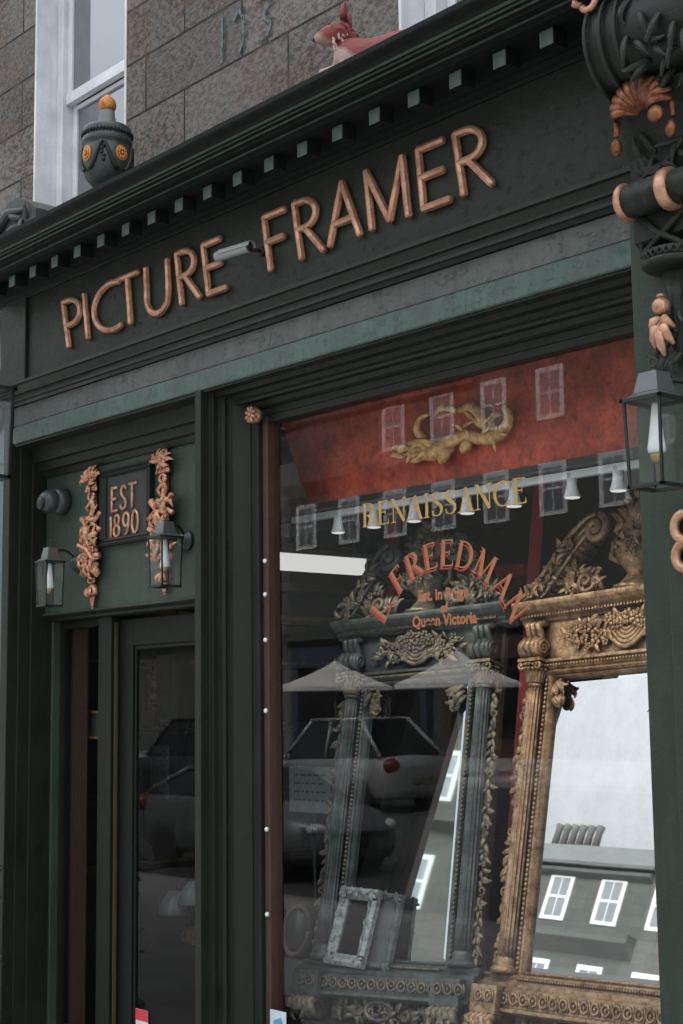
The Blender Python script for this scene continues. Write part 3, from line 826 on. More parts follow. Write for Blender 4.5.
# ------------------------------------------------------------------ wall lanterns
def build_lantern(label, loc, h, w, wall_dx, wall_dy, wall_dz, group):
    """origin = centre of the lantern body's underside; the arm runs to a round wall plate at (wall_dx, wall_dy, wall_dz)"""
    root = thing('wall_lantern', label, 'lantern', loc, group)
    t = w * .045
    wt, wb = w / 2, w / 2 * .90
    mb = MB()
    for sx in (-1, 1):
        for sy in (-1, 1):
            mb.tube([(sx * wb, sy * wb, 0), (sx * wt, sy * wt, h * .74)], t, 4, up=(sx, sy, 0), smooth=False)
    for z, q in ((0, wb), (h * .74, wt * 1.06)):
        for s in (-1, 1):
            mb.box(-q - t, q + t, s * q - t, s * q + t, z - t, z + t); mb.box(s * q - t, s * q + t, -q - t, q + t, z - t * .98, z + t * .98)
    mb.build('frame', IRON, root, .001)
    mb = MB()   # roof: low pyramid skirt, then the square cap
    def pyr(q0, z0, q1, z1):
        v = [(sx * q, sy * q, z) for q, z in ((q0, z0), (q1, z1)) for sx, sy in ((-1, -1), (1, -1), (1, 1), (-1, 1))]
        mb.add(v, [(0, 1, 5, 4), (1, 2, 6, 5), (2, 3, 7, 6), (3, 0, 4, 7), (3, 2, 1, 0), (4, 5, 6, 7)])
    pyr(wt * 1.02, h * .752, wt * .72, h * .80); pyr(wt * .70, h * .801, wt * .50, h * .98)
    mb.build('roof', m_plain('weathered lantern roof', (.11, .125, .125), .35, .3, .25, 14), root, .002)
    mb = MB(); mb.tube([(w * .11 * math.cos(R_(a)), 0, h * 1.07 + w * .11 * math.sin(R_(a))) for a in range(-90, 271, 24)], t * .55, 8, up=(0, 1, 0)); mb.lathe([(t * 1.2, h * .979), (t * 1.2, h * 1.0), (t * .6, h * 1.02)], n=10)
    mb.build('ring', IRON, root)
    for sx, sy in ((0, -1), (1, 0), (0, 1), (-1, 0)):
        mb = MB()
        if sx == 0: mb.add([(-wb, sy * wb, t), (wb, sy * wb, t), (wt, sy * wt, h * .73), (-wt, sy * wt, h * .73)], [(0, 1, 2, 3)])
        else: mb.add([(sx * wb, -wb, t), (sx * wb, wb, t), (sx * wt, wt, h * .73), (sx * wt, -wt, h * .73)], [(0, 1, 2, 3)])
        mb.build('pane', LGLASS, root)
    mb = MB(); mb.lathe([(w * .07, h * .72), (w * .09, h * .69), (w * .12, h * .58), (w * .17, h * .44), (w * .215, h * .33), (w * .205, h * .30), (w * .16, h * .285)], n=16)
    mb.build('bulb', BULB, root)
    mb = MB(); mb.lathe([(w * .15, h * .283), (w * .17, h * .265), (w * .12, h * .22), (w * .05, h * .20)], n=14)
    mb.build('bulb_cap', m_plain('brass lamp cap', (.42, .28, .10), .35, .7), root)
    mb = MB()
    p0 = Vector((0, wt * .3, h * .90)); p3 = Vector((wall_dx, wall_dy, wall_dz))
    pts = []
    for i in range(13):
        u = i / 12
        p = p0.lerp(p3, u) + Vector((0, 0, h * .12 * math.sin(PI * u)))
        pts.append(p)
    mb.tube(pts, t * 1.5, 10)
    mb.build('arm', IRON, root)
    mb = MB(); R = w * .46
    mb.lathe([(R, 0), (R, -R * .22), (R * .9, -R * .3), (R * .82, -R * .42), (R * .6, -R * .75), (R * .3, -R * .95), (R * .08, -R)], (p3.x, p3.y, p3.z), 28, 'Y')
    mb.build('wall_plate', m_plain('dark lantern plate', (.045, .058, .060), .35, .3, .2, 20), root)
    return root
LG = 'black square wall lanterns'
build_lantern('small black lantern overlapping the right gilt ornament, beside the mullion', (-6.765, .0, 2.335), .36, .130, -.075, .198, .27, LG)
build_lantern('small black lantern at the left end of the green panel, below the dome camera', (-7.995, .0, 2.305), .36, .120, .0, .198, .27, LG)
build_lantern('large black lantern with a ring on top, fixed to the right green pilaster', (-3.240, -.30, 2.425), .42, .155, .10, .238, .29, LG)
build_lantern('black lantern cut off by the left picture edge, on the blue grey front', (-8.085, -.42, 3.06), .72, .26, -.55, .385, .5, LG)

# ------------------------------------------------------------------ cameras
def build_bullet_cam():
    root = thing('security_camera', 'grey bullet security camera between the words of the fascia sign', 'camera')
    a = at(216, 257, -.17); b = at(249, 247, -.12)
    mb = MB(); d = (b - a)
    prof_pts = [(.022, 0), (.026, .01), (.026, d.length - .02), (.028, d.length - .018), (.028, d.length)]
    M = d.to_track_quat('Z', 'Y').to_matrix().to_4x4()
    mb.M = Matrix.Translation(a) @ M; mb.lathe(prof_pts, n=24); mb.build('body', GREYPL, root)
    mb = MB(); mb.M = Matrix.Translation(a) @ M; mb.lathe([(.025, d.length + .001), (.025, d.length + .008), (.019, d.length + .010), (.019, d.length + .006), (.010, d.length + .005), (.008, d.length + .012)], n=24); mb.build('lens', BLACK, root)
    mb = MB(); mb.M = Matrix.Translation(a) @ M; mb.add([(.031 * math.cos(R_(t)), .031 * math.sin(R_(t)), z) for z in (.03, d.length + .02) for t in range(0, 181, 15)], [(i, i + 1, 14 + i, 13 + i) for i in range(12)])
    o = mb.build('sun_shield', GREYPL, root); sm = o.modifiers.new('s', 'SOLIDIFY'); sm.thickness = .003
    mb = MB(); mb.tube([a.lerp(b, .75) + Vector((0, .02, 0)), (b.x - .04, -.03, b.z + .01), (b.x - .04, -.001, b.z + .01)], .010, 8); mb.lathe([(.026, .0), (.026, -.012), (.015, -.018)], (b.x - .04, -.001, b.z + .01), 16, 'Y')
    mb.build('bracket', BLACKG, root)
    settle(root, (a.x + .08, 0, 3.95))
build_bullet_cam()
def build_dome_cam():
    root = thing('dome_camera', 'dark rounded turret camera high at the left end of the green panel', 'camera')
    c = (-8.17, .20, 2.975)
    shell = m_plain('charcoal camera shell', (.05, .062, .066), .30, .1, .15, 20)
    mb = MB(); mb.lathe([(.085, -.001), (.085, -.05), (.078, -.065), (.07, -.075)], c, 28, 'Y'); mb.build('base', shell, root)
    mb = MB(); mb.ball((c[0] - .01, c[1] - .10, c[2] - .005), .075, n=24, m=16); mb.build('ball', shell, root)
    mb = MB(); mb.lathe([(.001, -.078), (.03, -.078), (.042, -.072), (.045, -.062)], (c[0] - .01, c[1] - .10, c[2] - .02), 20, 'Y'); mb.build('lens', BLACK, root)
    settle(root, c)
build_dome_cam()

# ------------------------------------------------------------------ carved gilt trophies either side of the plaque
def build_trophy(cx, zt, zb, label, seed):
    rnd = random.Random(seed)
    H = zt - zb
    y = .198
    Z = lambda v: zb + v * H
    mb = MB(); mb.M = Matrix.Translation((cx, 0, 0)) @ Matrix.Diagonal((1.28, 1, 1, 1)) @ Matrix.Translation((-cx, 0, 0))
    # a spine to hold everything
    mb.tube([(cx, y - .012, Z(.99)), (cx, y - .02, Z(.5)), (cx, y - .012, Z(.02))], [.016, .03, .008], 8)
    # top tassel: plume of leaves
    for k in range(9):
        a = PI / 2 + (k - 4) * .33
        leafcurl(mb, (cx + .02 * math.cos(a), Z(.90)), a, .075, .013, rnd, y - .02, .5)
    for k in range(8): leafcurl(mb, (cx + rnd.uniform(-.03, .03), Z(rnd.uniform(.86, .96))), rnd.uniform(0, 6.28), .06, .014, rnd, y - .035, .3)
    for k in range(5): mb.rtube([(cx + (k - 2) * .012, y - .03, Z(.89)), (cx + (k - 2) * .022, y - .035, Z(.825))], [.010, .012], 7)
    # ring and neck
    mb.tube([(cx + .024 * math.cos(R_(t)), y - .035, Z(.785) + .022 * math.sin(R_(t))) for t in range(0, 361, 24)], .009, 8)
    mb.ball((cx, y - .03, Z(.74)), .026, (1, .7, .8), 10, 7)
    for s in (-1, 1):
        mb.rtube([(cx + s * .012, y - .03, Z(.75)), (cx + s * .032, y - .04, Z(.71)), (cx + s * .02, y - .03, Z(.67))], [.008, .013, .008], 7)
    # crossed instruments: tubes fanning out
    for (x0, v0, x1, v1, r) in ((-.075, .64, .045, .46, .015), (.075, .66, -.05, .48, .013), (-.09, .52, .02, .64, .012), (.085, .54, -.02, .64, .012),
                                (-.06, .42, .07, .52, .018), (.07, .36, -.06, .45, .016), (-.07, .33, .02, .44, .014), (.055, .30, .0, .42, .015)):
        p = Vector((cx + x0, y - rnd.uniform(.03, .05), Z(v0))); q = Vector((cx + x1, y - rnd.uniform(.05, .08), Z(v1)))
        mb.rtube([p, p.lerp(q, .3), q], [r * 1.5, r * .9, r], 9)
    mb.ball((cx - .015, y - .04, Z(.51)), .048, (.75, .8, 1.5), 12, 8, .06, rnd)
    mb.ball((cx + .02, y - .035, Z(.40)), .045, (.9, .7, 1.2), 12, 8, .06, rnd)
    # a scroll and drapery folds
    mb.tube(spiral((cx + .03, Z(.47)), .045, 1.4, 20, y - .06, .4), .010, 7)
    mb.tube(spiral((cx - .04, Z(.36)), .040, 1.3, 20, y - .05, 2.4, -1), .010, 7)
    for s in (-1, 1):
        for k in range(3):
            mb.rtube([(cx + s * (.01 + k * .014), y - .05, Z(.34)), (cx + s * (.035 + k * .018), y - .055 + k * .008, Z(.27 - .012 * k)), (cx + s * (.05 + k * .012), y - .03, Z(.225 + .01 * k))], [.012, .017, .008], 8)
    for k in range(26):
        v = rnd.uniform(.26, .66); leafcurl(mb, (cx + rnd.uniform(-.06, .06), Z(v)), rnd.uniform(0, 6.28), .075, .013, rnd, y - .035, .4)
    cluster(mb, (cx, Z(.44)), .06, .07, 7, rnd, y - .05, .026, .6)
    # bottom: ring, bell, tassel
    mb.tube([(cx + .026 * math.cos(R_(t)), y - .03, Z(.205) + .018 * math.sin(R_(t))) for t in range(0, 361, 24)], .010, 8)
    mb.lathe([(.012, Z(.19)), (.026, Z(.165)), (.030, Z(.13)), (.040, Z(.105)), (.022, Z(.10)), (.012, Z(.09))], (cx, y - .015, 0), 12)
    for k in range(6): leafcurl(mb, (cx + rnd.uniform(-.02, .02), Z(.15)), -PI / 2 + rnd.uniform(-.7, .7), .055, .011, rnd, y - .04, .3)
    for k in range(5): mb.ball((cx, y - .02, Z(.085 - .018 * k)), .021 - .0028 * k, (1, .8, .9), 9, 6)
    return solo('gilt_trophy', mb, GILT, label, 'ornament', 'gilt carved trophies beside the plaque')
build_trophy(-7.795, 3.150, 2.275, 'rose gilt carved hanging trophy left of the EST plaque', 5)
build_trophy(-7.030, 3.160, 2.310, 'rose gilt carved hanging trophy right of the EST plaque, behind a lantern', 8)

# rosette at the head of the mullion
def build_rosette():
    mb = MB(); c = at(253, 415, .105)
    for k in range(8):
        a = 2 * PI * k / 8
        mb.ball((c.x + .024 * math.cos(a), .105, c.z + .027 * math.sin(a)), .018, (1, .8, 1), 8, 6)
        mb.rtube([(c.x, .09, c.z), (c.x + .034 * math.cos(a + .4), .088, c.z + .038 * math.sin(a + .4))], [.006, .012], 7)
    mb.ball((c.x, .085, c.z), .015, n=10, m=7)
    mb.lathe([(.04, .135), (.042, .11), (.03, .10)], (c.x, 0, c.z), 18, 'Y')
    solo('rosette', mb, COPPER, 'small round gilt rosette at the top corner of the window frame', 'ornament')
build_rosette()
# figure of eight ring ornament on the right pilaster
def build_rings():
    mb = MB(); rnd = random.Random(3)
    for z in (2.302, 2.195):
        mb.tube([(-3.285 + .045 * math.cos(R_(t)), -.095, z + .048 * math.sin(R_(t))) for t in range(0, 361, 20)], .019, 10)
    mb.ball((-3.285, -.10, 2.249), .024, (1.2, .8, .8), 10, 7)
    solo('scroll_ornament', mb, COPPER, 'copper double ring ornament on the right pilaster below the large lantern', 'ornament')
build_rings()

# ------------------------------------------------------------------ urn, fox and carved block on the cornice
def build_urn():
    root = thing('urn', 'black green urn with orange rosettes and orange knob standing on the cornice', 'urn')
    c = (-6.985, -.25, 0)
    z0 = 4.505
    pr = [(.09, z0), (.10, z0 + .02), (.075, z0 + .035), (.07, z0 + .055), (.10, z0 + .085), (.145, z0 + .125), (.172, z0 + .17), (.182, z0 + .22), (.180, z0 + .285), (.170, z0 + .335), (.165, z0 + .345),
          (.182, z0 + .35), (.188, z0 + .365), (.184, z0 + .385), (.176, z0 + .40), (.185, z0 + .425), (.180, z0 + .45), (.165, z0 + .462), (.10, z0 + .47), (.075, z0 + .476)]
    mb = MB(); mb.lathe(pr, c, 40); mb.build('bowl', m_paint('urn paint', (.036, .048, .046), .34, .2), root)
    mb = MB(); mb.lathe([(.078, z0 + .474), (.068, z0 + .50), (.058, z0 + .54), (.054, z0 + .575), (.03, z0 + .58)], c, 24, 'Z', .05, 10); mb.build('neck', m_plain('verdigris grey', (.12, .145, .135), .5, .1, .3, 20), root)
    orange = m_gilt('orange gilt', (.60, .26, .07), (.32, .10, .03), .25, .42, 30, .02, .3)
    mb = MB(); mb.lathe([(.035, z0 + .574), (.056, z0 + .582), (.066, z0 + .60), (.066, z0 + .62), (.055, z0 + .645), (.03, z0 + .665), (.01, z0 + .68), (.002, z0 + .682)], c, 20); mb.build('knob', orange, root)
    view = math.atan2(CAM_C.y - c[1], CAM_C.x - c[0])
    for da in (.62, -.95, 2.2, -2.5):
        a = view + da
        M = Matrix.Translation((c[0] + .178 * math.cos(a), c[1] + .178 * math.sin(a), z0 + .265)) @ Matrix.Rotation(a + PI / 2, 4, 'Z')
        mb = MB(); mb.M = M
        mb.lathe([(.05, .004), (.05, -.006), (.044, -.011), (.036, -.008)], n=20, axis='Y')
        for k in range(9):
            b = 2 * PI * k / 9
            mb.ball((.026 * math.cos(b), -.010, .026 * math.sin(b)), .012, (1, .6, 1), 8, 5)
        mb.ball((0, -.013, 0), .011, n=8, m=5)
        mb.build('rosette', orange, root)
    rnd = random.Random(2)
    mb = MB()
    for q in range(4):
        a0 = view + (-.95 + .62) / 2 + q * PI / 2 
        for s in (-1, 1):
            pts = []
            for i in range(9):
                t = i / 8; a = a0 + s * (.05 + .62 * t); pts.append((c[0] + .186 * math.cos(a), c[1] + .186 * math.sin(a), z0 + .335 - .19 * math.sin(t * PI / 2) ** 1.2 * (1 - .1 * t)))
            mb.tube(pts, [.010 + .006 * math.sin(PI * i / 8) for i in range(9)], 8)
        for k in range(6):
            a = a0 + rnd.uniform(-.06, .06); mb.ball((c[0] + .184 * math.cos(a), c[1] + .184 * math.sin(a), z0 + .325 - k * .022), .014, n=8, m=6)
    for k in range(44):
        a = 2 * PI * k / 44; mb.ball((c[0] + .183 * math.cos(a), c[1] + .183 * math.sin(a), z0 + .412), .013, (1, 1, 1.2), 6, 5)
    mb.build('festoon', BLACKG, root)
    settle(root, (c[0], c[1], z0)); root.scale = (.76, .76, .92)
build_urn()

def skin_mesh(name, joints, edges, mat, parent=None, levels=2):
    me = bpy.data.meshes.new(name)
    me.from_pydata([j[:3] for j in joints], edges, [])
    o = bpy.data.objects.new(name, me); COL.objects.link(o)
    md = o.modifiers.new('skin', 'SKIN')
    me.skin_vertices[0].data[0].use_root = True
    for i, j in enumerate(joints):
        r = j[3]; me.skin_vertices[0].data[i].radius = r if isinstance(r, tuple) else (r, r)
    sb = o.modifiers.new('sub', 'SUBSURF'); sb.levels = levels; sb.render_levels = levels
    dg = bpy.context.evaluated_depsgraph_get(); dg.update()
    ev = o.evaluated_get(dg)
    m2 = bpy.data.meshes.new_from_object(ev)
    o.modifiers.clear(); o.data = m2
    m2.materials.clear(); m2.materials.append(mat)
    m2.polygons.foreach_set('use_smooth', [True] * len(m2.polygons))
    if parent is not None: o.parent = parent
    return o

def build_fox():
    m, nt, out = new_mat('painted fox')
    v = coords(nt)
    n1 = noise(nt, coords(nt, (1, 1, 2.2)), 30, 5, .7)
    red = mixc(nt, n1, (.07, .013, .011), (.30, .062, .05))
    tc = nt.nodes.new('ShaderNodeTexCoord')
    sx = N(nt, 'ShaderNodeSeparateXYZ'); nt.links.new(tc.outputs['Object'], sx.inputs[0])
    # pale chest and jaw: low at the front of the body
    def m_(op, a, b):
        q = N(nt, 'ShaderNodeMath', operation=op)
        for i, w in enumerate((a, b)):
            if isinstance(w, (int, float)): q.inputs[i].default_value = w
            else: nt.links.new(w, q.inputs[i])
        return q.outputs[0]
    f = m_('ADD', m_('MULTIPLY', sx.outputs[0], -.80), m_('MULTIPLY', sx.outputs[1], -.60))
    f = m_('ADD', f, m_('MULTIPLY', sx.outputs[2], -1.1)); f = m_('ADD', f, .175)
    f = m_('ADD', f, m_('MULTIPLY', n1, .05))
    fac = ramp(nt, f, [(.02, (0, 0, 0)), (.055, (1, 1, 1))])
    c = mixc(nt, fac, red, mixc(nt, n1, (.20, .12, .10), (.42, .32, .28)))
    princ(nt, out, c, .55, 0, bump(nt, n1, .6, .008), .35)
    FOX = m
    root = thing('fox_statue', 'painted red fox figure with pale muzzle lying on the cornice', 'statue', (-4.905, -.29, 4.478))
    f = Vector((-.80, -.60, 0)); sd_ = Vector((.60, -.80, 0)); hd = Vector((0, 0, .262))
    T = lambda a, b, c: tuple(hd + f * a + sd_ * b + Vector((0, 0, c)))
    J = [(.04, .02, .10, (.085, .085)),           # 0 chest
         (.015, .005, .18, (.066, .066)),         # 1 neck
         (*T(0, 0, 0), (.092, .088)),             # 2 skull
         (*T(.060, 0, -.012), (.058, .056)),      # 3 stop
         (*T(.105, 0, -.024), (.036, .034)),      # 4 muzzle
         (*T(.142, 0, -.030), (.021, .020)),      # 5 nose tip
         (.17, .03, .085, (.075, .08)), (.33, .04, .075, (.09, .085)), (.47, .02, .05, (.045, .045)), (.64, -.02, .05, (.05, .05)), (.78, -.05, .04, (.02, .02)),
         (*T(-.005, .066, -.040), (.040, .044)), (*T(-.005, -.066, -.040), (.040, .044)),
         (-.03, -.05, .04, (.03, .03)), (-.13, -.10, .025, (.025, .022)), (.06, -.06, .04, (.03, .03)), (-.03, -.13, .025, (.025, .022))]
    E_ = [(0, 1), (1, 2), (2, 3), (3, 4), (4, 5), (0, 6), (6, 7), (7, 8), (8, 9), (9, 10), (2, 11), (2, 12), (0, 13), (13, 14), (0, 15), (15, 16)]
    skin_mesh('body', J, E_, FOX, root)
    for s in (-1, 1):
        mb = MB()
        b = Vector(T(-.010, s * .046, .050)); tip = b + sd_ * (s * .022) + Vector((.010, .005, .058))
        mb.tube([b - Vector((0, 0, .02)), b, b.lerp(tip, .4), b.lerp(tip, .75), tip], [.036, .042, .034, .019, .003], 12, .45, up=tuple(f))
        mb.build('ear', FOX, root)
    for s in (-1, 1):
        mb = MB(); mb.ball(T(.058, s * .036, .022), .0095, n=10, m=7); mb.build('eye', BLACK, root)
    rq = random.Random(8)
    for s_, nm, mt in ((0, 'fur_tufts', FOX), (1, 'ruff', m_plain('pale fox fur', (.36, .27, .23), .6, 0, .35, 40))):
        mb = MB()
        for k in range(60):
            sg = rq.choice((-1, 1)); u = rq.random()
            if s_: p = Vector(T(rq.uniform(-.03, .045), sg * rq.uniform(.028, .070), rq.uniform(-.10, -.035)))
            else: p = Vector(T(rq.uniform(-.055, .0), sg * rq.uniform(.02, .066), rq.uniform(-.10, .03)))
            d = (-f * rq.uniform(.2, .7) + sd_ * sg * rq.uniform(.2, .7) + Vector((0, 0, -rq.uniform(.4, 1)))).normalized()
            L = rq.uniform(.026, .045)
            mb.tube([p - d * .008, p + d * L * .5, p + d * L], [.0075, .006, .0008], 5, .6, smooth=False)
        mb.build(nm, mt, root)
    mb = MB(); mb.ball(T(.138, 0, -.028), .013, n=10, m=7); mb.build('nose', BLACK, root)
build_fox()

def build_block():
    rnd = random.Random(6)
    mb = MB()
    x0, x1, z0 = -8.22, -7.64, 4.50
    pts = [(x0, z0), (x0 + .05, z0 + .12), (x0 + .17, z0 + .17), (x0 + .23, z0 + .25), (x0 + .35, z0 + .255), (x1 - .10, z0 + .20), (x1, z0 + .13), (x1, z0)]
    mb.poly(pts, -.33, -.12)
    mb.tube([(x0 + .02, -.335, z0 + .04), (x0 + .15, -.345, z0 + .10), (x0 + .28, -.345, z0 + .17), (x0 + .45, -.335, z0 + .15)], [.02, .035, .03, .012], 8)
    for k in range(9): leafcurl(mb, (x0 + rnd.uniform(.05, .5), z0 + rnd.uniform(.03, .13)), rnd.uniform(0, 6.28), .12, .018, rnd, -.33, .25)
    solo('carved_scroll_block', mb, m_paint('weathered dark paint', (.05, .058, .056), .55, .5), 'low dark carved scroll block on the cornice below the white sash window', 'ornament', bevel=.012)
build_block()

# ------------------------------------------------------------------ stickers
def build_stickers():
    root = thing('door_sticker', 'red and white notice sticker at the foot of the door glass', 'sticker')
    a = at(136, 1008, .338); w = .125
    mb = MB(); mb.box(a.x, a.x + w, .3365, .3385, a.z - .20, a.z); mb.build('sheet', m_plain('sticker white', (.7, .7, .68), .5), root)
    mb = MB(); mb.box(a.x, a.x + w, .3345, .3362, a.z - .062, a.z); mb.build('red_band', m_plain('sticker red', (.60, .05, .06), .5), root)
    mb = MB(); mb.box(a.x + .05, a.x + .08, .3345, .3362, a.z - .15, a.z - .085); mb.build('blue_mark', m_plain('sticker blue', (.06, .16, .24), .5), root)
    settle(root, (a.x + w / 2, .338, a.z - .2))
    root = thing('window_sticker', 'pale blue notice sticker low in the left corner of the window', 'sticker')
    a = at(270, 1009, .17); w = .125
    mb = MB(); mb.box(a.x, a.x + w, .1705, .1735, a.z - .20, a.z - .0); mb.build('sheet', m_plain('sticker pale', (.55, .68, .74), .5), root)
    mb = MB(); mb.poly([(a.x + .03, a.z - .05), (a.x + .085, a.z - .03), (a.x + .105, a.z - .06), (a.x + .07, a.z - .09), (a.x + .03, a.z - .08)], .1675, .1702); mb.build('blue_mark', m_plain('sticker sky blue', (.10, .33, .50), .5), root)
    settle(root, (a.x + w / 2, .172, a.z - .2))
build_stickers()

# ------------------------------------------------------------------ lettering on the glass
TH, TN = .15, .05
def serif_glyph(ch):
    """list of strokes [(pts, widths)] in a unit-height box, plus the advance width"""
    S = []
    def line(x0, z0, x1, z1, w): S.append(([(x0, z0), (x1, z1)], [w, w]))
    def foot(x, z, l=.26): S.append(([(x - l / 2, z), (x + l / 2, z)], [TN, TN]))
    def stem(x): line(x, .01, x, .99, TH); foot(x, .022); foot(x, .978)
    def vs(x, z, d): S.append(([(x, z), (x, z + d)], [TN * 1.7, TN * .5]))
    def bow(cx, cz, rx, rz, a0, a1, n=16):
        pts = arc(cx, cz, rx, rz, a0, a1, n)
        ws = [TN + (TH - TN) * abs(math.cos(R_(a0 + (a1 - a0) * i / (n - 1)))) ** 1.3 for i in range(n)]
        S.append((pts, ws))
    if ch == 'I': stem(.17); return S, .34
    if ch in 'EF':
        stem(.17); line(.17, .975, .60, .975, TN); vs(.585, .98, -.17); line(.17, .52, .46, .52, TN); S.append(([(.46, .62), (.46, .42)], [TN * .8, TN * .8]))
        if ch == 'E': line(.17, .025, .64, .025, TN); vs(.625, .02, .2)
        return S, .70 if ch == 'E' else .62
    if ch == 'L': stem(.17); line(.17, .025, .62, .025, TN); vs(.605, .02, .24); return S, .66
    if ch == 'R':
        stem(.17); line(.17, .975, .36, .975, TN); line(.17, .49, .36, .49, TN); bow(.36, .732, .23, .243, 90, -90)
        line(.38, .50, .72, .02, TH * .95); foot(.74, .022, .18); return S, .80
    if ch == 'D': stem(.17); line(.17, .975, .34, .975, TN); line(.17, .025, .34, .025, TN); bow(.34, .5, .40, .475, 90, -90, 22); return S, .84
    if ch == 'N': line(.15, .02, .15, .98, TN * 1.1); foot(.15, .022); foot(.10, .978, .2); line(.13, .97, .72, .03, TH); line(.72, .02, .72, .98, TN * 1.1); foot(.72, .978); return S, .86
    if ch == 'M': line(.13, .02, .17, .98, TN * 1.1); foot(.13, .022); foot(.13, .978, .18); line(.18, .96, .47, .04, TH); line(.47, .04, .76, .96, TN * 1.1); line(.80, .98, .82, .02, TH); foot(.82, .022); foot(.83, .978, .2); return S, .98
    if ch == 'A': line(.12, .02, .40, .98, TN * 1.1); line(.39, .98, .68, .02, TH); line(.22, .36, .54, .36, TN); foot(.11, .022, .22); foot(.69, .022, .24); return S, .78
    if ch == 'C': bow(.43, .5, .37, .475, 42, 318, 26); vs(.70, .80, .17); vs(.70, .20, -.17); return S, .80
    if ch == 'S':
        pts = [(.52, .80), (.46, .93), (.32, .975), (.18, .93), (.12, .79), (.17, .66), (.31, .55), (.44, .46), (.53, .33), (.53, .19), (.45, .07), (.30, .025), (.16, .07), (.10, .20)]
        ws = [TN, TN, TN, TH * .6, TH * .9, TH * 1.05, TH * 1.1, TH * 1.1, TH * 1.05, TH * .9, TH * .6, TN, TN, TN]
        S.append((pts, ws)); vs(.53, .76, .2); vs(.10, .24, -.2); return S, .62
    if ch == '.': S.append(([(.08, .0), (.08, .15)], [.15, .15])); return S, .2
def flat_strokes(mb, S, f, y, hgt, dy=-.00012):
    """flat ribbons; f maps glyph (u,v) to (x,z)"""
    for pts, ws in S:
        n = len(pts); L = []; Rr = []
        for i in range(n):
            p = Vector(pts[max(i - 1, 0)]); q = Vector(pts[min(i + 1, n - 1)])
            d = (q - p).normalized(); nn = Vector((-d.y, d.x)) * ws[i] / 2
            a = Vector(pts[i]) + nn; b = Vector(pts[i]) - nn
            L.append(f(a.x, a.y)); Rr.append(f(b.x, b.y))
        vs = [(p[0], y, p[1]) for p in L] + [(p[0], y, p[1]) for p in Rr]
        fs = [(i, n + i, n + i + 1, i + 1) for i in range(n - 1)]
        mb.add(vs, fs)
        y += dy
LY = GLASS_Y - .0025
def build_renaissance():
    root = thing('window_lettering', 'gold serif lettering RENAISSANCE across the upper shop glass', 'lettering')
    word = 'RENAISSANCE'
    adv = [serif_glyph(c)[1] for c in word]; gap = .045
    tot = sum(adv) + gap * (len(word) - 1)
    k_ = (GLASS_Y + 4.6) / 4.95; x = -5.545 * k_; W = 1.105 * k_; s = W / tot; h = .118 * k_; z = 1.65 + .907 * k_
    for c, a in zip(word, adv):
        S, _ = serif_glyph(c); mb = MB()
        flat_strokes(mb, S, lambda u, v: (x + u * s, z + v * h), LY, h)
        mb.build('letter', SIGNGOLD, root)
        x += (a + gap) * s
    settle(root, (-5, LY, z))
build_renaissance()
def build_freedman():
    root = thing('window_lettering', 'arched gold lettering L. FREEDMAN shaded red on the shop glass', 'lettering')
    k_ = (GLASS_Y + 4.6) / 4.95; cx, cz, R = -4.982 * k_, 1.65 + .212 * k_, .455 * k_
    h = .125 * k_
    word = [('L', 147), ('.', 137.5), ('F', 126), ('R', 112), ('E', 99), ('E', 86.5), ('D', 73.5), ('M', 58), ('A', 42), ('N', 28)]
    for c, ang in word:
        S, adv = serif_glyph(c)
        wsc = .132 if c not in '.' else .12
        a = R_(ang)
        er = Vector((math.cos(a), math.sin(a))); et = Vector((math.sin(a), -math.cos(a)))
        f = lambda u, v: tuple(Vector((cx, cz)) + er * (R + v * h) + et * ((u - adv / 2) * wsc))
        mb = MB(); flat_strokes(mb, S, f, LY, h)
        o = mb.build('letter', SIGNORANGE, root)
        g = lambda u, v: tuple(Vector(f(u, v)) + Vector((-.011, -.013)))
        mb = MB(); flat_strokes(mb, S, g, LY + .0012, h, -.00006)
        mb.build('shade', SIGNRED, o)
    settle(root, (cx, LY, cz))
build_freedman()
def build_small_text():
    root = thing('window_lettering', 'small orange wording Est. in Reign of Queen Victoria under the arched name', 'lettering')
    for txt, px, py0, size in (('Est. in Reign', 443, 599, .072), ('of', 444, 612, .060), ('Queen Victoria', 444, 625, .072)):
        cu = bpy.data.curves.new('t', 'FONT'); cu.body = txt; cu.size = size; cu.align_x = 'CENTER'; cu.space_character = 1.0; cu.offset = .0025
        o = bpy.data.objects.new('t', cu); COL.objects.link(o)
        dg = bpy.context.evaluated_depsgraph_get(); dg.update()
        me = bpy.data.meshes.new_from_object(o.evaluated_get(dg))
        bpy.data.objects.remove(o)
        p = at(px, py0, LY)
        me.transform(Matrix.Translation((p.x, LY, p.z)) @ Matrix.Rotation(PI / 2, 4, 'X') @ Matrix.Scale(.92, 4, (1, 0, 0)))
        me.materials.clear(); me.materials.append(SIGNORANGE)
        t = bpy.data.objects.new('text_line', me); COL.objects.link(t); t.parent = root
    settle(root, (-4.98, LY, 2.07))
build_small_text()

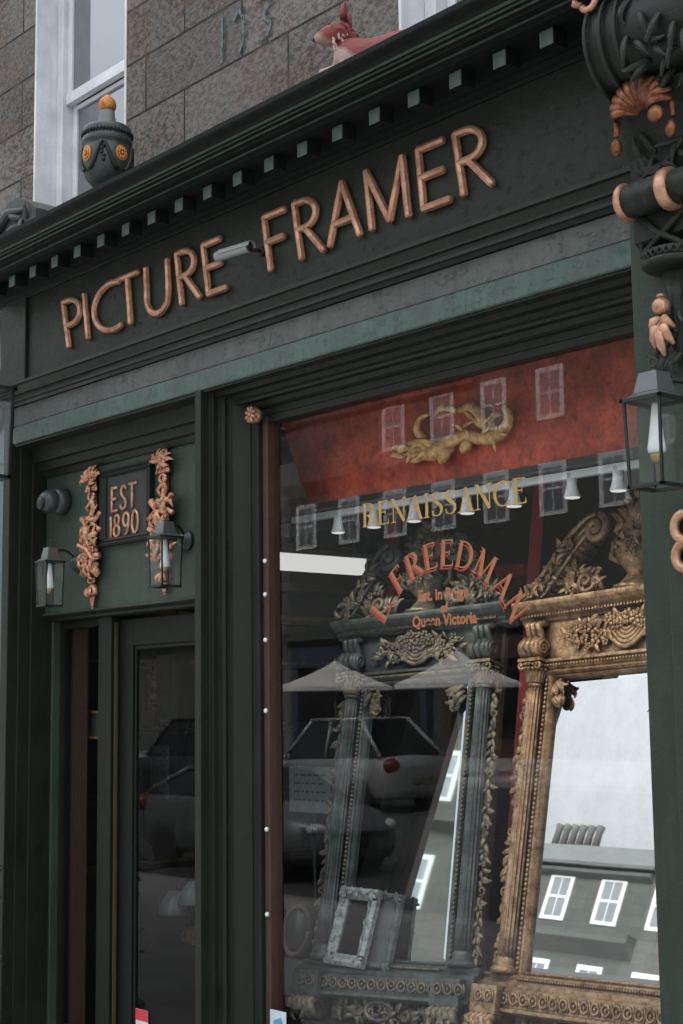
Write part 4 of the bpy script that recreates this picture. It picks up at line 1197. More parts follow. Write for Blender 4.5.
# ================================================================== inside the shop
def build_room():
    X0, X1, Y0, Y1, Z0, Z1 = -9.7, -2.0, .43, 6.2, FLZ, 3.34
    mb = MB(); mb.box(X0 - .1, X1 + .1, Y0 - .08, Y1 + .1, Z0 - .1, Z0); struct('shop_floor', mb, DARKWOOD)
    mb = MB(); mb.box(X0 - .1, X1 + .1, .421, Y1 + .1, Z1, Z1 + .1); struct('shop_ceiling', mb, m_plain('shop ceiling', (.10, .10, .095), .85))
    mb = MB(); mb.box(X0 - .1, X0, Y0 - .0, Y1, Z0, Z1); mb.box(X1, X1 + .1, Y0, Y1, Z0, Z1); mb.box(X0 - .1, X1 + .1, Y1, Y1 + .1, Z0, Z1)
    struct('shop_wall', mb, DARKROOM)
    mb = MB(); mb.box(X0, -8.40, .40, .43, Z0, Z1); struct('shop_wall', mb, DARKROOM)
    mb = MB(); mb.box(-6.28, X1, .43, 1.62, Z0, .09); struct('display_platform', mb, m_plain('dark display cloth', (.03, .03, .03), .8, 0, .3, 6))
build_room()

def build_pelmet():
    y = .62
    a, b = at(283, 428, y), at(309, 505, y); c = at(640, 447, y)
    zb = (b.z + c.z) / 2
    mb = MB(); mb.poly([(a.x - .03, 3.31), (a.x, a.z), (b.x, zb), (-2.6, zb), (-2.6, 3.31)], y, y + .03)
    solo('pelmet', mb, REDBOARD, 'mottled red pelmet board across the top of the display window', 'pelmet')
    mb = MB(); mb.box(b.x - .02, -2.6, y - .02, y + .05, zb - .036, zb - .002)
    solo('pelmet_batten', mb, BLACK, 'black batten along the lower edge of the red pelmet', 'batten')
    # rococo gilt cartouche hung on it
    rnd = random.Random(12)
    f = lambda px, py: at(px, py, y)
    mb = MB()
    yy = y - .035
    def sw(pts, rr, k=9):
        P = [f(*p) for p in pts]
        # smooth (catmull)
        out = []
        for i in range(len(P) - 1):
            p0 = P[max(i - 1, 0)]; p1 = P[i]; p2 = P[i + 1]; p3 = P[min(i + 2, len(P) - 1)]
            for j in range(5):
                t = j / 5
                q = .5 * ((2 * p1) + (-p0 + p2) * t + (2 * p0 - 5 * p1 + 4 * p2 - p3) * t * t + (-p0 + 3 * p1 - 3 * p2 + p3) * t ** 3)
                out.append(q)
        out.append(P[-1])
        n = len(out); R = []
        for i in range(n):
            u = i / (n - 1) * (len(rr) - 1); j = min(int(u), len(rr) - 2); R.append(1.3 * (rr[j] + (rr[j + 1] - rr[j]) * (u - j)))
        out = [(p.x, yy - .02 * math.sin(PI * i / n), p.z) for i, p in enumerate(out)]
        mb.rtube(out, R, k, .8)
    sw([(413, 458), (420, 449), (432, 455), (446, 452), (458, 443), (474, 437), (490, 440), (504, 437), (513, 428), (515, 416), (509, 408)], [.008, .022, .026, .034, .026, .022, .024, .028, .024, .018, .01])
    sw([(446, 452), (436, 446), (424, 444), (412, 447)], [.03, .022, .018, .012])
    sw([(428, 440), (424, 430), (428, 420), (434, 415)], [.022, .016, .012, .008])
    sw([(464, 412), (476, 408), (486, 414), (490, 424), (498, 430), (504, 434)], [.010, .02, .024, .018, .018, .014])
    sw([(456, 448), (453, 456), (447, 460)], [.02, .026, .02])
    sw([(477, 438), (475, 446), (470, 450)], [.016, .026, .022])
    sw([(470, 412), (480, 419), (488, 428)], [.008, .013, .010])
    sw([(440, 416), (450, 409), (462, 412)], [.008, .014, .012])
    sw([(505, 437), (498, 426), (501, 417), (507, 416)], [.014, .014, .012, .008])
    sw([(430, 456), (424, 460), (416, 462)], [.018, .018, .008])
    for k in range(18):
        p = f(rnd.uniform(412, 450), rnd.uniform(444, 458)); leafcurl(mb, (p.x, p.z), rnd.uniform(2.3, 4.2), .09, .012, rnd, yy - .02, .25)
    for k in range(10):
        p = f(rnd.uniform(470, 512), rnd.uniform(424, 440)); leafcurl(mb, (p.x, p.z), rnd.uniform(-1, 2), .08, .010, rnd, yy - .02, .25)
    solo('gilt_cartouche', mb, m_gilt('cartouche gilt', (.85, .50, .20), (.36, .17, .06), .12, .34, 24, .05, .3), 'gilt rococo scroll ornament hung on the red pelmet', 'ornament')
build_pelmet()

def build_track():
    root = thing('track_light', 'white ceiling track with seven small spot lamps under the red pelmet', 'track light')
    y = .69
    za = 2.700
    mb = MB(); mb.box(-6.50, -2.7, y - .02, y + .02, za, za + .034); mb.build('rail', m_plain('satin white rail', (.80, .83, .85), .3, 0, .05), root)
    s0 = None
    for px, py in [(338, 525), (374, 520), (414, 517), (467, 508), (514, 498), (572, 488), (618, 480)]:
        p = at(px, py, y)
        if s0 is None:
            mb = MB(); mb.lathe([(.020, .115), (.034, .11), (.036, .03), (.046, -.02), (.060, -.062), (.058, -.064)], n=18)
            mb.tube([(0, 0, .11), (0, 0, .135)], .010, 8)
            s0 = mb.build('spot_lamp', WHITEPL, root)
            mb = MB(); mb.lathe([(.054, -.058), (.052, -.070), (.02, -.076), (.001, -.077)], n=18); mb.build('lens', LAMPON, s0)
            s = s0
        else: s = dup(s0, root)
        s.location = (p.x, y, 2.653); s.scale = (.66, .66, .62)
        ld = bpy.data.lights.new('spot_bulb', 'SPOT'); ld.energy = 7; ld.spot_size = R_(95); ld.spot_blend = .6; ld.color = (1, .93, .84); ld.shadow_soft_size = .03
        lo = bpy.data.objects.new('spot_bulb', ld); COL.objects.link(lo); lo.location = (p.x, y, 2.59); lo.rotation_euler = (R_(22), 0, 0)
    settle(root, (-4.6, y, za))
build_track()

def build_fluor():
    root = thing('strip_light', 'long lit white strip light on the ceiling deep inside the shop', 'light')
    mb = MB(); mb.box(-9.02, -8.92, 2.46, 3.40, 2.735, 2.86); mb.build('diffuser', TUBEON, root)
    mb = MB(); mb.box(-9.03, -8.91, 2.44, 3.54, 2.862, 2.90); mb.box(-8.98, -8.96, 2.7, 2.72, 2.90, 3.34); mb.box(-8.98, -8.96, 3.3, 3.32, 2.90, 3.34); mb.build('housing', GREYPL, root)
    settle(root, (-8.97, 3.0, 2.9))
build_fluor()

def build_racks():
    # racks of frame moulding on the left wall, seen through the glass
    rnd = random.Random(9)
    root = thing('moulding_rack', 'rack of gilt and dark frame mouldings on the far left wall of the shop', 'rack')
    gold = m_gilt('sample moulding gilt', (.45, .27, .10), (.16, .08, .03), .5, .45, 20, .03, .2)
    for z in (.5, 1.0, 1.5, 2.0, 2.35, 2.62, 2.95):
        mb = MB(); mb.box(-9.695, -9.42, .9, 5.9, z, z + .025); mb.build('shelf', DARKWOOD, root)
        for k in range(4):
            y = rnd.uniform(.9, 2.0); L = rnd.uniform(2.0, 3.8)
            mb = MB(); zz = z + .028 + .0; mb.prof([(0, 0), (1, 0)], 0, 1) if False else None
            x = -9.44 - k * .055
            mb.box(x - .04, x, y, y + L, zz, zz + rnd.uniform(.02, .05)); mb.build('moulding_length', gold if rnd.random() < .55 else WOODBROWN, root)
    settle(root, (-9.55, 3.4, -.06))
    root = thing('cardboard_box', 'pale brown cardboard boxes on a high shelf in the shop corner', 'box')
    p = at(271, 470, 1.6); q = at(303, 506, 1.6)
    mb = MB(); mb.box(-7.95, q.x - .04, 1.6, 1.95, q.z + .06, p.z + .02); mb.build('carton', CARD, root, .006)
    mb = MB(); mb.box(-7.95, q.x - .22, 1.55, 1.93, q.z - .08, q.z + .055); mb.build('carton', m_plain('darker cardboard', (.55, .32, .22), .8), root, .006)
    settle(root, (-7.6, 1.75, q.z - .08))
    mb = MB(); mb.box(-8.2, -6.9, 1.5, 2.0, q.z - .115, q.z - .083); mb.box(-8.2, -8.15, 1.55, 1.6, q.z - .083, 3.34); mb.box(-6.95, -6.92, 1.9, 1.95, q.z - .083, 3.34)
    solo('hanging_shelf', mb, DARKWOOD, 'dark hanging shelf carrying cardboard boxes inside the window', 'shelf')
    # framed pictures on the back wall
    for i, (x, z, w, h) in enumerate([(-8.6, 1.75, .7, .9), (-7.6, 1.9, .55, .7), (-6.6, 1.6, .9, 1.2), (-5.4, 2.1, .6, .5), (-4.6, 1.5, .8, 1.1), (-3.6, 1.9, .5, .7)]):
        lab = ['gilt picture frame at the left end of the dark back wall', 'small gilt frame second from the left on the back wall', 'large gilt frame in the middle of the back wall', 'low wide gilt frame high on the back wall',
               'tall gilt frame right of the middle of the back wall', 'small gilt frame at the right end of the back wall'][i]
        r = thing('picture_frame', lab, 'picture frame', (x, 6.18, z), 'gilt frames on the back wall')
        mb = MB(); t = .07
        mb.box(-w / 2, w / 2, -.04, 0, -h / 2, -h / 2 + t); mb.box(-w / 2, w / 2, -.04, 0, h / 2 - t, h / 2); mb.box(-w / 2, -w / 2 + t, -.04, 0, -h / 2 + t, h / 2 - t); mb.box(w / 2 - t, w / 2, -.04, 0, -h / 2 + t, h / 2 - t)
        mb.build('frame', MGOLD, r, .012)
        mb = MB(); mb.box(-w / 2 + t, w / 2 - t, -.015, -.005, -h / 2 + t, h / 2 - t); mb.build('picture', m_plain('dim picture', (.12, .10, .08), .6, 0, .8, 5), r)
build_racks()

def build_red_screen():
    root = thing('red_frame_screen', 'tall crimson painted frame with cross rails standing between the two ornate mirrors', 'screen')
    b, t = at(503.5, 960, 1.18), at(536, 520, 1.52)
    y0, y1 = 1.18, 1.52
    P = lambda u, z: Vector((b.x + u, y0 + (y1 - y0) * (z - b.z) / (t.z - b.z), z))
    def bar(u0, z0, u1, z1, w):
        mb = MB(); p, q = P(u0, z0), P(u1, z1); mb.tube([p, q], w * .707, 4, smooth=False, up=(.707, -.707, 0) if abs(u1 - u0) < .01 else (0, -.707, .707)); return mb
    bar(0, .095, .02, 3.0, .062).build('upright', REDPAINT, root)
    bar(-1.15, .095, -1.13, 3.0, .062).build('upright', REDPAINT, root)
    for z in (.36, 1.30, 2.4): bar(-1.11, z, -.035, z, .06).build('rail', REDPAINT, root)
    settle(root, (b.x - .55, y0, .09))
build_red_screen()

# ------------------------------------------------------------------ the two carved mirrors
def build_mirror(label, org, u, v, n, hg, main, hi, silver, seed, sc=1.0):
    root = thing('carved_mirror', label, 'mirror')
    M = Matrix((u, n, v)).transposed().to_4x4(); M.translation = Vector(org)
    root.matrix_world = M @ Matrix.Scale(sc, 4)
    rnd = random.Random(seed)
    H = 1.42
    ci = hg + .03            # inner edge of the column strip
    cx = hg + .115           # column axis
    ce = hg + .185           # outer edge
    # glass with a bevelled margin
    mb = MB(); g = hg - .022
    mb.add([(-g, 0, .022), (g, 0, .022), (g, 0, H - .022), (-g, 0, H - .022)], [(0, 1, 2, 3)])
    glass = mb.build('mirror_glass', silver, root)
    mb = MB(); e = .0035
    I = [(-g, 0, .022), (g, 0, .022), (g, 0, H - .022), (-g, 0, H - .022)]; O = [(-hg, e, 0), (hg, e, 0), (hg, e, H), (-hg, e, H)]
    for i in range(4):
        j = (i + 1) % 4
        mb.add([I[i], I[j], O[j], O[i]], [(0, 3, 2, 1)])
    mb.build('bevelled_edge', silver, glass)
    mb = MB(); mb.box(-ce, ce, .03, .06, -.05, H + .3); mb.build('backing', m_plain('mirror backing', (.06, .045, .035), .8), root)
    # inner moulding with a beaded strip
    mb = MB()
    for s in (-1, 1):
        pts = [(s * hg, .03), (s * hg, -.012), (s * (hg + .008), -.026), (s * (hg + .022), -.022), (s * (hg + .03), -.030), (s * (hg + .05), -.030), (s * (hg + .056), -.012), (s * (hg + .056), .03)]
        mb.vprof(pts, -.02, H + .02)
    mb.prof([(.03, 0), (-.012, 0), (-.026, -.008), (-.022, -.018), (-.022, -.0199), (.03, -.0199)], -hg, hg)
    mb.prof([(.03, H), (-.012, H), (-.026, H + .01), (-.022, H + .0199), (.03, H + .0199)], -hg, hg)
    mb.build('moulding', main, root)
    for s in (-1, 1):
        mb = MB()
        for k in range(62):
            z = .01 + k * (H - .02) / 61
            mb.ball((s * (hg + .040), -.034, z), .0105, (1, .9, 1.0), 6, 4)
        mb.build('bead_strip', hi, root)
    # columns
    for s in (-1, 1):
        mb = MB(); c = (s * cx, -.03, 0)
        nf = 14
        prf = [(.058, .0), (.058, .012), (.050, .02), (.056, .035), (.048, .05), (.042, .058)]
        mb.lathe([(.075, -.02), (.075, .0)] + prf[1:], c, 28)
        mb.lathe([(.0445 - .006 * (i / 10) ** 2, .058 + i * (H - .10) / 10) for i in range(11)], c, 14 * 6, 'Z', .085, nf)
        mb.lathe([(.042, H - .045), (.048, H - .035), (.042, H - .025)], c, 24)
        mb.build('column', main, root)
        mb = MB()                                      # acanthus capital
        mb.lathe([(.040, H - .026), (.044, H + .02), (.060, H + .06), (.072, H + .078)], c, 20); mb.box(c[0] - .075, c[0] + .075, c[1] - .075, .03, H + .0785, H + .095)
        for k in range(12):
            a = -PI + PI * k / 11
            d = Vector((math.cos(a), math.sin(a), 0))
            for zz, L in ((H - .02, .07), (H + .01, .06)):
                p = Vector(c) + d * .042 + Vector((0, 0, zz))
                mb.rtube([p, p + d * .008 + Vector((0, 0, L * .6)), p + d * .028 + Vector((0, 0, L)), p + d * .040 + Vector((0, 0, L * .82))], [.009, .012, .011, .007], 7)
        for q in (-1, 1):
            mb.tube(spiral((c[0] + q * .058, H + .06), .028, 1.4, 18, c[1] - .06, PI / 2, q), .008, 7)
        mb.build('capital', hi, root)
        mb = MB()                                      # scrolled console above
        for off in (-.035, 0, .035):
            mb.tube([(c[0] + off, .01, H + .10), (c[0] + off, -.09, H + .115), (c[0] + off, -.125, H + .15), (c[0] + off, -.105, H + .185), (c[0] + off, -.07, H + .17), (c[0] + off, -.06, H + .20), (c[0] + off, -.08, H + .24), (c[0] + off, -.10, H + .262), (c[0] + off, -.06, H + .285), (c[0] + off, .01, H + .285)], .020, 9)
        mb.lathe([(.05, c[0] - .066), (.054, c[0] - .055), (.045, c[0] - .03), (.045, c[0] + .03), (.054, c[0] + .055), (.05, c[0] + .066)], (0, -.075, H + .15), 22, 'X')
        for q in (-1, 1):
            pp = [(c[0] + q * .068, -.075 + .04 * (1 - t / 26) * math.cos(t * .5), H + .15 + .04 * (1 - t / 26) * math.sin(t * .5)) for t in range(24)]
            mb.tube(pp, .008, 6)
        mb.box(c[0] - .05, c[0] + .05, -.03, .03, H + .096, H + .30)
        mb.build('console', hi if seed % 2 else main, root)
        mb = MB()                                      # trailing leaf work down the outer edge
        z = H - .05; k = 0
        mb.box(s * (ce - .008) - .008, s * (ce - .008) + .008, -.01, .03, 0, H)
        while z > .03:
            leafcurl(mb, (s * (ce - .006), z), -PI / 2 + s * rnd.uniform(-.2, 1.3), rnd.uniform(.035, .07), rnd.uniform(.011, .018), rnd, -.012, rnd.uniform(.05, .3), 6)
            leafcurl(mb, (s * (ce - .012), z - .02), -PI / 2 - s * rnd.uniform(-.4, .7), rnd.uniform(.03, .06), .013, rnd, -.015, .2, 6)
            if k % 4 == 1: mb.ball((s * (ce + .006), -.02, z - .03), .017, (1, .8, 1.2), 8, 6)
            z -= rnd.uniform(.026, .05); k += 1
            if k % 7 == 3: mb.tube(spiral((s * (ce + .004), z - .02), .024, 1.3, 16, -.02, rnd.uniform(0, 6), s), .008, 6); z -= .03
        mb.build('leaf_trail', hi, root)
        mb = MB()                                      # pierced spandrel leaf at the glass corner
        b = (s * (hg - .005), H - .005)
        for k in range(12):
            a = -PI / 2 + rnd.uniform(-.5, .5) + (-s) * .6
            leafcurl(mb, (b[0] - s * rnd.uniform(0, .05), b[1] - rnd.uniform(0, .09)), a, .08, .014, rnd, -.02, .35)
        mb.tube(spiral((b[0] - s * .045, b[1] - .115), .034, 1.5, 22, -.03, 1.2, s), .011, 7)
        mb.build('spandrel_leaf', hi, root)
    # entablature
    mb = MB()
    mb.prof([(.05, H + .02), (-.03, H + .02), (-.045, H + .03), (-.038, H + .042), (-.05, H + .05), (-.05, H + .072), (-.062, H + .078), (-.062, H + .092), (-.03, H + .10), (.05, H + .10)], -cx + .05, cx - .05)
    mb.prof([(.05, H + .10), (-.028, H + .10), (-.028, H + .30), (.05, H + .30)], -ce + .02, ce - .02)
    mb.build('frieze', main, root)
    mb = MB()
    for k in range(54):
        x = -cx + .07 + k * (2 * cx - .14) / 53; mb.ball((x, -.052, H + .061), .0095, n=6, m=4)
    mb.build('bead_strip', hi, root)
    cor = [(.05, H + .30), (-.04, H + .30), (-.05, H + .312), (-.065, H + .318), (-.07, H + .33), (-.11, H + .342), (-.135, H + .36), (-.14, H + .372), (-.14, H + .385), (.05, H + .392)]
    mb = MB(); mb.prof(cor, -ce - .06, ce + .06)
    mb.build('cornice', main, root)
    mb = MB()
    for k in range(66):
        x = -ce + k * 2 * ce / 65; mb.box(x - .006, x + .006, -.083, -.05, H + .318, H + .334)
    mb.build('dentil_course', hi, root)
    mb = MB()                                          # swags
    for s in (-1, 1):
        cluster(mb, (s * hg * .52, H + .20), hg * .34, .062, 46, rnd, -.035, .027, .3)
        cluster(mb, (s * hg * .16, H + .245), .05, .04, 10, rnd, -.05, .03, .8)
    for k in range(6):
        w = .03 + .024 * k; dpt = .045 + .022 * k
        pts = [(-w + 2 * w * i / 12, -.045 - .012 * math.sin(PI * i / 12), H + .27 - dpt * math.sin(PI * i / 12) ** .8) for i in range(13)]
        mb.tube(pts, .013, 7)
    cluster(mb, (0, H + .255), .10, .03, 14, rnd, -.06, .028, .9)
    mb.build('swag', hi, root)
    # swan-neck pediment
    zt = H + .392
    for s in (-1, 1):
        path = []
        for i in range(22):
            t = i / 21
            x = ce + .06 - t * (ce + .06 - .23)
            z = zt + .02 + .40 * (3 * t * t - 2 * t ** 3) ** .9
            path.append((s * x, z, t))
        top = [(p[0], p[1]) for p in path]
        low = [(p[0] + s * .012, max(zt + .002, p[1] - (.075 + .07 * math.sin(PI * p[2])))) for p in path]
        mb = MB()
        for i in range(21):
            q = [top[i], top[i + 1], low[i + 1], low[i]]
            vs = [(x, y, z) for (x, z) in q for y in (-.095, .04)]
            mb.add(vs, [(0, 2, 4, 6), (1, 7, 5, 3), (0, 1, 3, 2), (4, 5, 7, 6), (2, 3, 5, 4), (0, 6, 7, 1)], True)
        mb.tube([(x, -.10, z) for x, z in top], .016, 8); mb.tube([(x, -.097, z) for x, z in low], .011, 8)
        mb.tube([(a[0] * .5 + b[0] * .5, -.095, a[1] * .5 + b[1] * .5) for a, b in zip(top, low)], .009, 8)
        e = path[-1]
        mb.tube(spiral((e[0] + s * .0, e[1] - .075), .072, 1.6, 26, -.085, PI / 2, s), .022, 8)
        mb.build('scroll_pediment', main, root)
        mb = MB()
        for k in range(11):
            p = path[4 + k]; 
            cluster(mb, (p[0] - s * .01, p[1] - .05 + .035 * math.sin(k)), .035, .03, 3, rnd, -.105, .026, .5)
        cluster(mb, (s * .33, zt + .10), .12, .075, 30, rnd, -.06, .028, .2)
        for k in range(16): leafcurl(mb, (s * rnd.uniform(.16, .42), zt + .02), PI / 2 + rnd.uniform(-.6, .6), .11, .015, rnd, -.05, .3)
        mb.tube(spiral((s * .27, zt + .075), .06, 1.5, 24, -.08, 0, s), .014, 8)
        mb.build('pediment_leaves', hi, root)
    # urn finial with flowers
    mb = MB(); mb.lathe([(.11, zt), (.11, zt + .02), (.085, zt + .03), (.055, zt + .075), (.045, zt + .10), (.06, zt + .115), (.10, zt + .16), (.118, zt + .21), (.112, zt + .245), (.085, zt + .265), (.09, zt + .28), (.105, zt + .29), (.06, zt + .30)], (0, -.02, 0), 24, 'Z', .03, 12)
    for s in (-1, 1): mb.tube([(s * .11, -.02, zt + .17), (s * .165, -.03, zt + .20), (s * .155, -.03, zt + .26), (s * .11, -.02, zt + .275)], [.014, .018, .016, .010], 8)
    ur = mb.build('urn_finial', hi, root)
    mb = MB(); cluster(mb, (0, zt + .40), .10, .10, 46, rnd, -.03, .036, .6); cluster(mb, (0, zt + .21), .08, .04, 18, rnd, -.12, .026, .6)
    for k in range(14): leafcurl(mb, (rnd.uniform(-.06, .06), zt + .30), PI / 2 + rnd.uniform(-1.0, 1.0), .19, .018, rnd, -.03, .2)
    mb.build('carved_flowers', hi, ur)
    # base
    mb = MB()
    mb.prof([(.05, -.02), (-.045, -.02), (-.06, -.03), (-.055, -.045), (-.075, -.06), (-.10, -.065), (-.10, -.085), (-.12, -.095), (-.12, -.175), (-.135, -.18), (-.135, -.195), (-.10, -.205), (.05, -.205)], -ce - .05, ce + .05)
    for s in (-1, 1): mb.box(s * cx - .085, s * cx + .085, -.165, .05, -.212, -.085)
    mb.build('base', main, root)
    mb = MB()
    x = -ce - .02
    while x < ce + .03:
        front = -.168 if abs(abs(x) - cx) < .085 else -.123
        mb.tube([(x + .022 * math.cos(R_(t)), front, -.135 + .024 * math.sin(R_(t))) for t in range(0, 361, 30)], .006, 6)
        mb.ball((x, front, -.135), .009, n=6, m=4)
        mb.tube([(x + .026, front, -.105), (x + .034, front, -.135), (x + .026, front, -.165)], .0045, 5)
        x += .062
    for k in range(60):
        x = -hg + k * 2 * hg / 59; mb.ball((x, -.062, -.04), .008, n=6, m=4)
    mb.build('guilloche_band', hi, root)
    for s in (-1, 1):
        mb = MB(); c = (s * cx, -.26)
        for k in range(5):
            x = c[0] + (k - 2) * .028
            mb.tube([(x, -.02, -.21), (x, -.13, -.215), (x + (k - 2) * .006, -.185, -.245), (x + (k - 2) * .010, -.17, -.285), (x + (k - 2) * .010, -.12, -.305), (x, -.04, -.31)], [.018, .022, .024, .022, .018, .012], 8)
        mb.box(c[0] - .06, c[0] + .06, -.08, .05, -.318, -.207)
        for k in range(8): leafcurl(mb, (c[0] + rnd.uniform(-.07, .07), -.23 - rnd.uniform(0, .06)), -PI / 2 + rnd.uniform(-1, 1), .07, .012, rnd, -.18, .2)
        mb.build('scroll_foot', hi, root)
    mb = MB()
    mb.box(-cx + .09, cx - .09, -.03, .04, -.305, -.207)
    for s in (-1, 1):
        mb.tube(spiral((s * hg * .45, -.262), .046, 1.6, 26, -.05, 0, s), .014, 8)
        mb.tube([(s * hg * .45, -.05, -.216), (s * hg * .62, -.06, -.255), (s * hg * .80, -.05, -.225)], [.012, .02, .010], 8)
        for k in range(12): leafcurl(mb, (s * rnd.uniform(.1, hg * .9), -.262 + rnd.uniform(-.03, .03)), rnd.uniform(0, 6.28), .08, .013, rnd, -.04, .3)
    cluster(mb, (0, -.255), .11, .045, 20, rnd, -.06, .03, .4)
    mb.tube([(.085 * math.cos(R_(t)), -.085, -.255 + .045 * math.sin(R_(t))) for t in range(0, 361, 20)], .012, 8)
    mb.build('apron_carving', hi, root)
    return root
def pose(yaw, roll, lean):
    u = Vector((math.cos(R_(yaw)) * math.cos(R_(roll)), -math.sin(R_(yaw)) * math.cos(R_(roll)), math.sin(R_(roll))))
    v0 = Vector((0, 0, 1)) - u * u.z; v0.normalize()
    b = v0.cross(u)
    if b.y < 0: b = -b
    c, q = math.cos(R_(lean)), math.sin(R_(lean))
    return u, v0 * c + b * q, b * c - v0 * q
uR, vR, nR = pose(1.5, 2.6, 13.8)
uL, vL, nL = pose(-10.0, 2.7, 14.4)
hgR = .475
oR = Vector((-4.977, .85, .419)) + uR * hgR
build_mirror('antique gold carved mirror reflecting the white sky, at the right of the window', oR, uR, vR, nR, hgR, MGOLD, MGOLD, MIRROR, 7)
hgL = .325
oL = at(318, 950, .64) + uL * (hgL + .185) - vL * .03
build_mirror('blackened silver carved mirror with touches of gold, standing left of the gold one', oL, uL, vL, nL, hgL, MDARK, MDARKGOLD, m_mirror('dim mirror silvering', (.54, .57, .57), .02), 12)

# small silver frames leaning on the dark mirror
def build_small_frame(label, org, w, h, t, yaw, lean, pic):
    r = thing('small_frame', label, 'picture frame', org, 'silver frames leaning on the dark mirror')
    r.rotation_euler = (-lean, 0, yaw)
    rnd = random.Random(3)
    mb = MB()
    for (a, b, c, d) in ((-w / 2, w / 2, 0, t), (-w / 2, w / 2, h - t, h)):
        mb.prof([(0, c), (-.03, c), (-.042, c + t * .3), (-.03, c + t * .6), (-.02, d), (0, d)] if c == 0 else [(0, c), (-.02, c), (-.03, c + t * .4), (-.042, c + t * .7), (-.03, d), (0, d)], a, b)
    for s in (-1, 1):
        mb.vprof([(s * w / 2, 0), (s * w / 2, -.03), (s * (w / 2 - t * .3), -.042), (s * (w / 2 - t * .6), -.03), (s * (w / 2 - t), -.02), (s * (w / 2 - t), 0)], t, h - t)
    for s in (-1, 1):
        for q in (0, 1):
            for k in range(7): leafcurl(mb, (s * (w / 2 - t * .5), q * h + (1 - 2 * q) * t * .5), rnd.uniform(0, 6.28), .034, .010, rnd, -.036, .1)
    for k in range(10): leafcurl(mb, (rnd.uniform(-.06, .06), h - t * .4), rnd.uniform(0, 6.28), .03, .008, rnd, -.035, .1); leafcurl(mb, (rnd.choice((-1, 1)) * (w / 2 - t * .5), rnd.uniform(.1, h - .1)), rnd.uniform(1, 2.2), .045, .007, rnd, -.035, .1)
    mb.build('frame', SILVERDIM if pic else SILVER, r)
    mb = MB(); mb.add([(-w / 2 + t, -.012, t), (w / 2 - t, -.012, t), (w / 2 - t, -.012, h - t), (-w / 2 + t, -.012, h - t)], [(0, 1, 2, 3)])
    mb.build('mirror_glass' if not pic else 'picture', m_mirror('small mirror', (.5, .5, .5), .03) if not pic else m_plain('grey print', (.09, .10, .10), .5, 0, .6, 10), r)
pA = oL + uL * (-.235) - nL * .092 - vL * .055
build_small_frame('small silver swept frame with a dark picture, standing on the ledge of the dark mirror', pA, .27, .40, .06, R_(4), R_(21), False)
pB = oL + uL * (-.085) - nL * .050 - vL * .055
build_small_frame('plain silver frame tucked behind the small silver frame, against the dark mirror', pB, .24, .38, .035, R_(4), R_(18), True)

# dim notice and round frame at the left of the window
def build_notice():
    root = thing('notice_board', 'dim pale notice with rows of small text deep in the left of the window', 'notice')
    a, b = at(289, 766, 1.9), at(331, 814, 1.9)
    mb = MB(); mb.box(a.x, b.x, 1.90, 1.915, b.z, a.z); mb.build('board', m_plain('grey notice card', (.30, .33, .325), .6), root)
    mb = MB(); rnd = random.Random(5)
    for k in range(4):
        z = a.z - .05 - k * .055; x = a.x + .06
        while x < b.x - .07:
            w = rnd.uniform(.02, .06); mb.box(x, x + w, 1.897, 1.8995, z - .012, z); x += w + .018
    mb.build('text_lines', m_plain('grey print lines', (.13, .14, .14), .6), root)
    mb = MB(); mb.tube([((a.x + b.x) / 2, 1.93, b.z), ((a.x + b.x) / 2, 1.97, FLZ)], .018, 8); mb.box((a.x + b.x) / 2 - .2, (a.x + b.x) / 2 + .2, 1.85, 2.1, FLZ, FLZ + .03); mb.build('stand', BLACK, root)
    settle(root, ((a.x + b.x) / 2, 1.95, FLZ))
    mb = MB(); c = at(297, 930, .85)
    mb.tube([(c.x + .11 * math.cos(R_(t)), .85 + .03 * math.sin(R_(t)), c.z + .13 * math.sin(R_(t))) for t in range(0, 361, 15)], .017, 8)
    root = thing('round_frame', 'small round gilt edged frame low in the dark left corner of the window', 'picture frame')
    mb.build('rim', WOODBROWN, root)
    mb = MB(); mb.lathe([(.11, .85), (.11, .86)], (c.x, 0, c.z), 24, 'Y'); mb.build('panel', BLACK, root)
    mb = MB(); mb.box(c.x - .12, c.x + .12, .80, .93, .092, c.z - .147); mb.build('stand', BLACK, root)
    settle(root, (c.x, .85, .09))
build_notice()

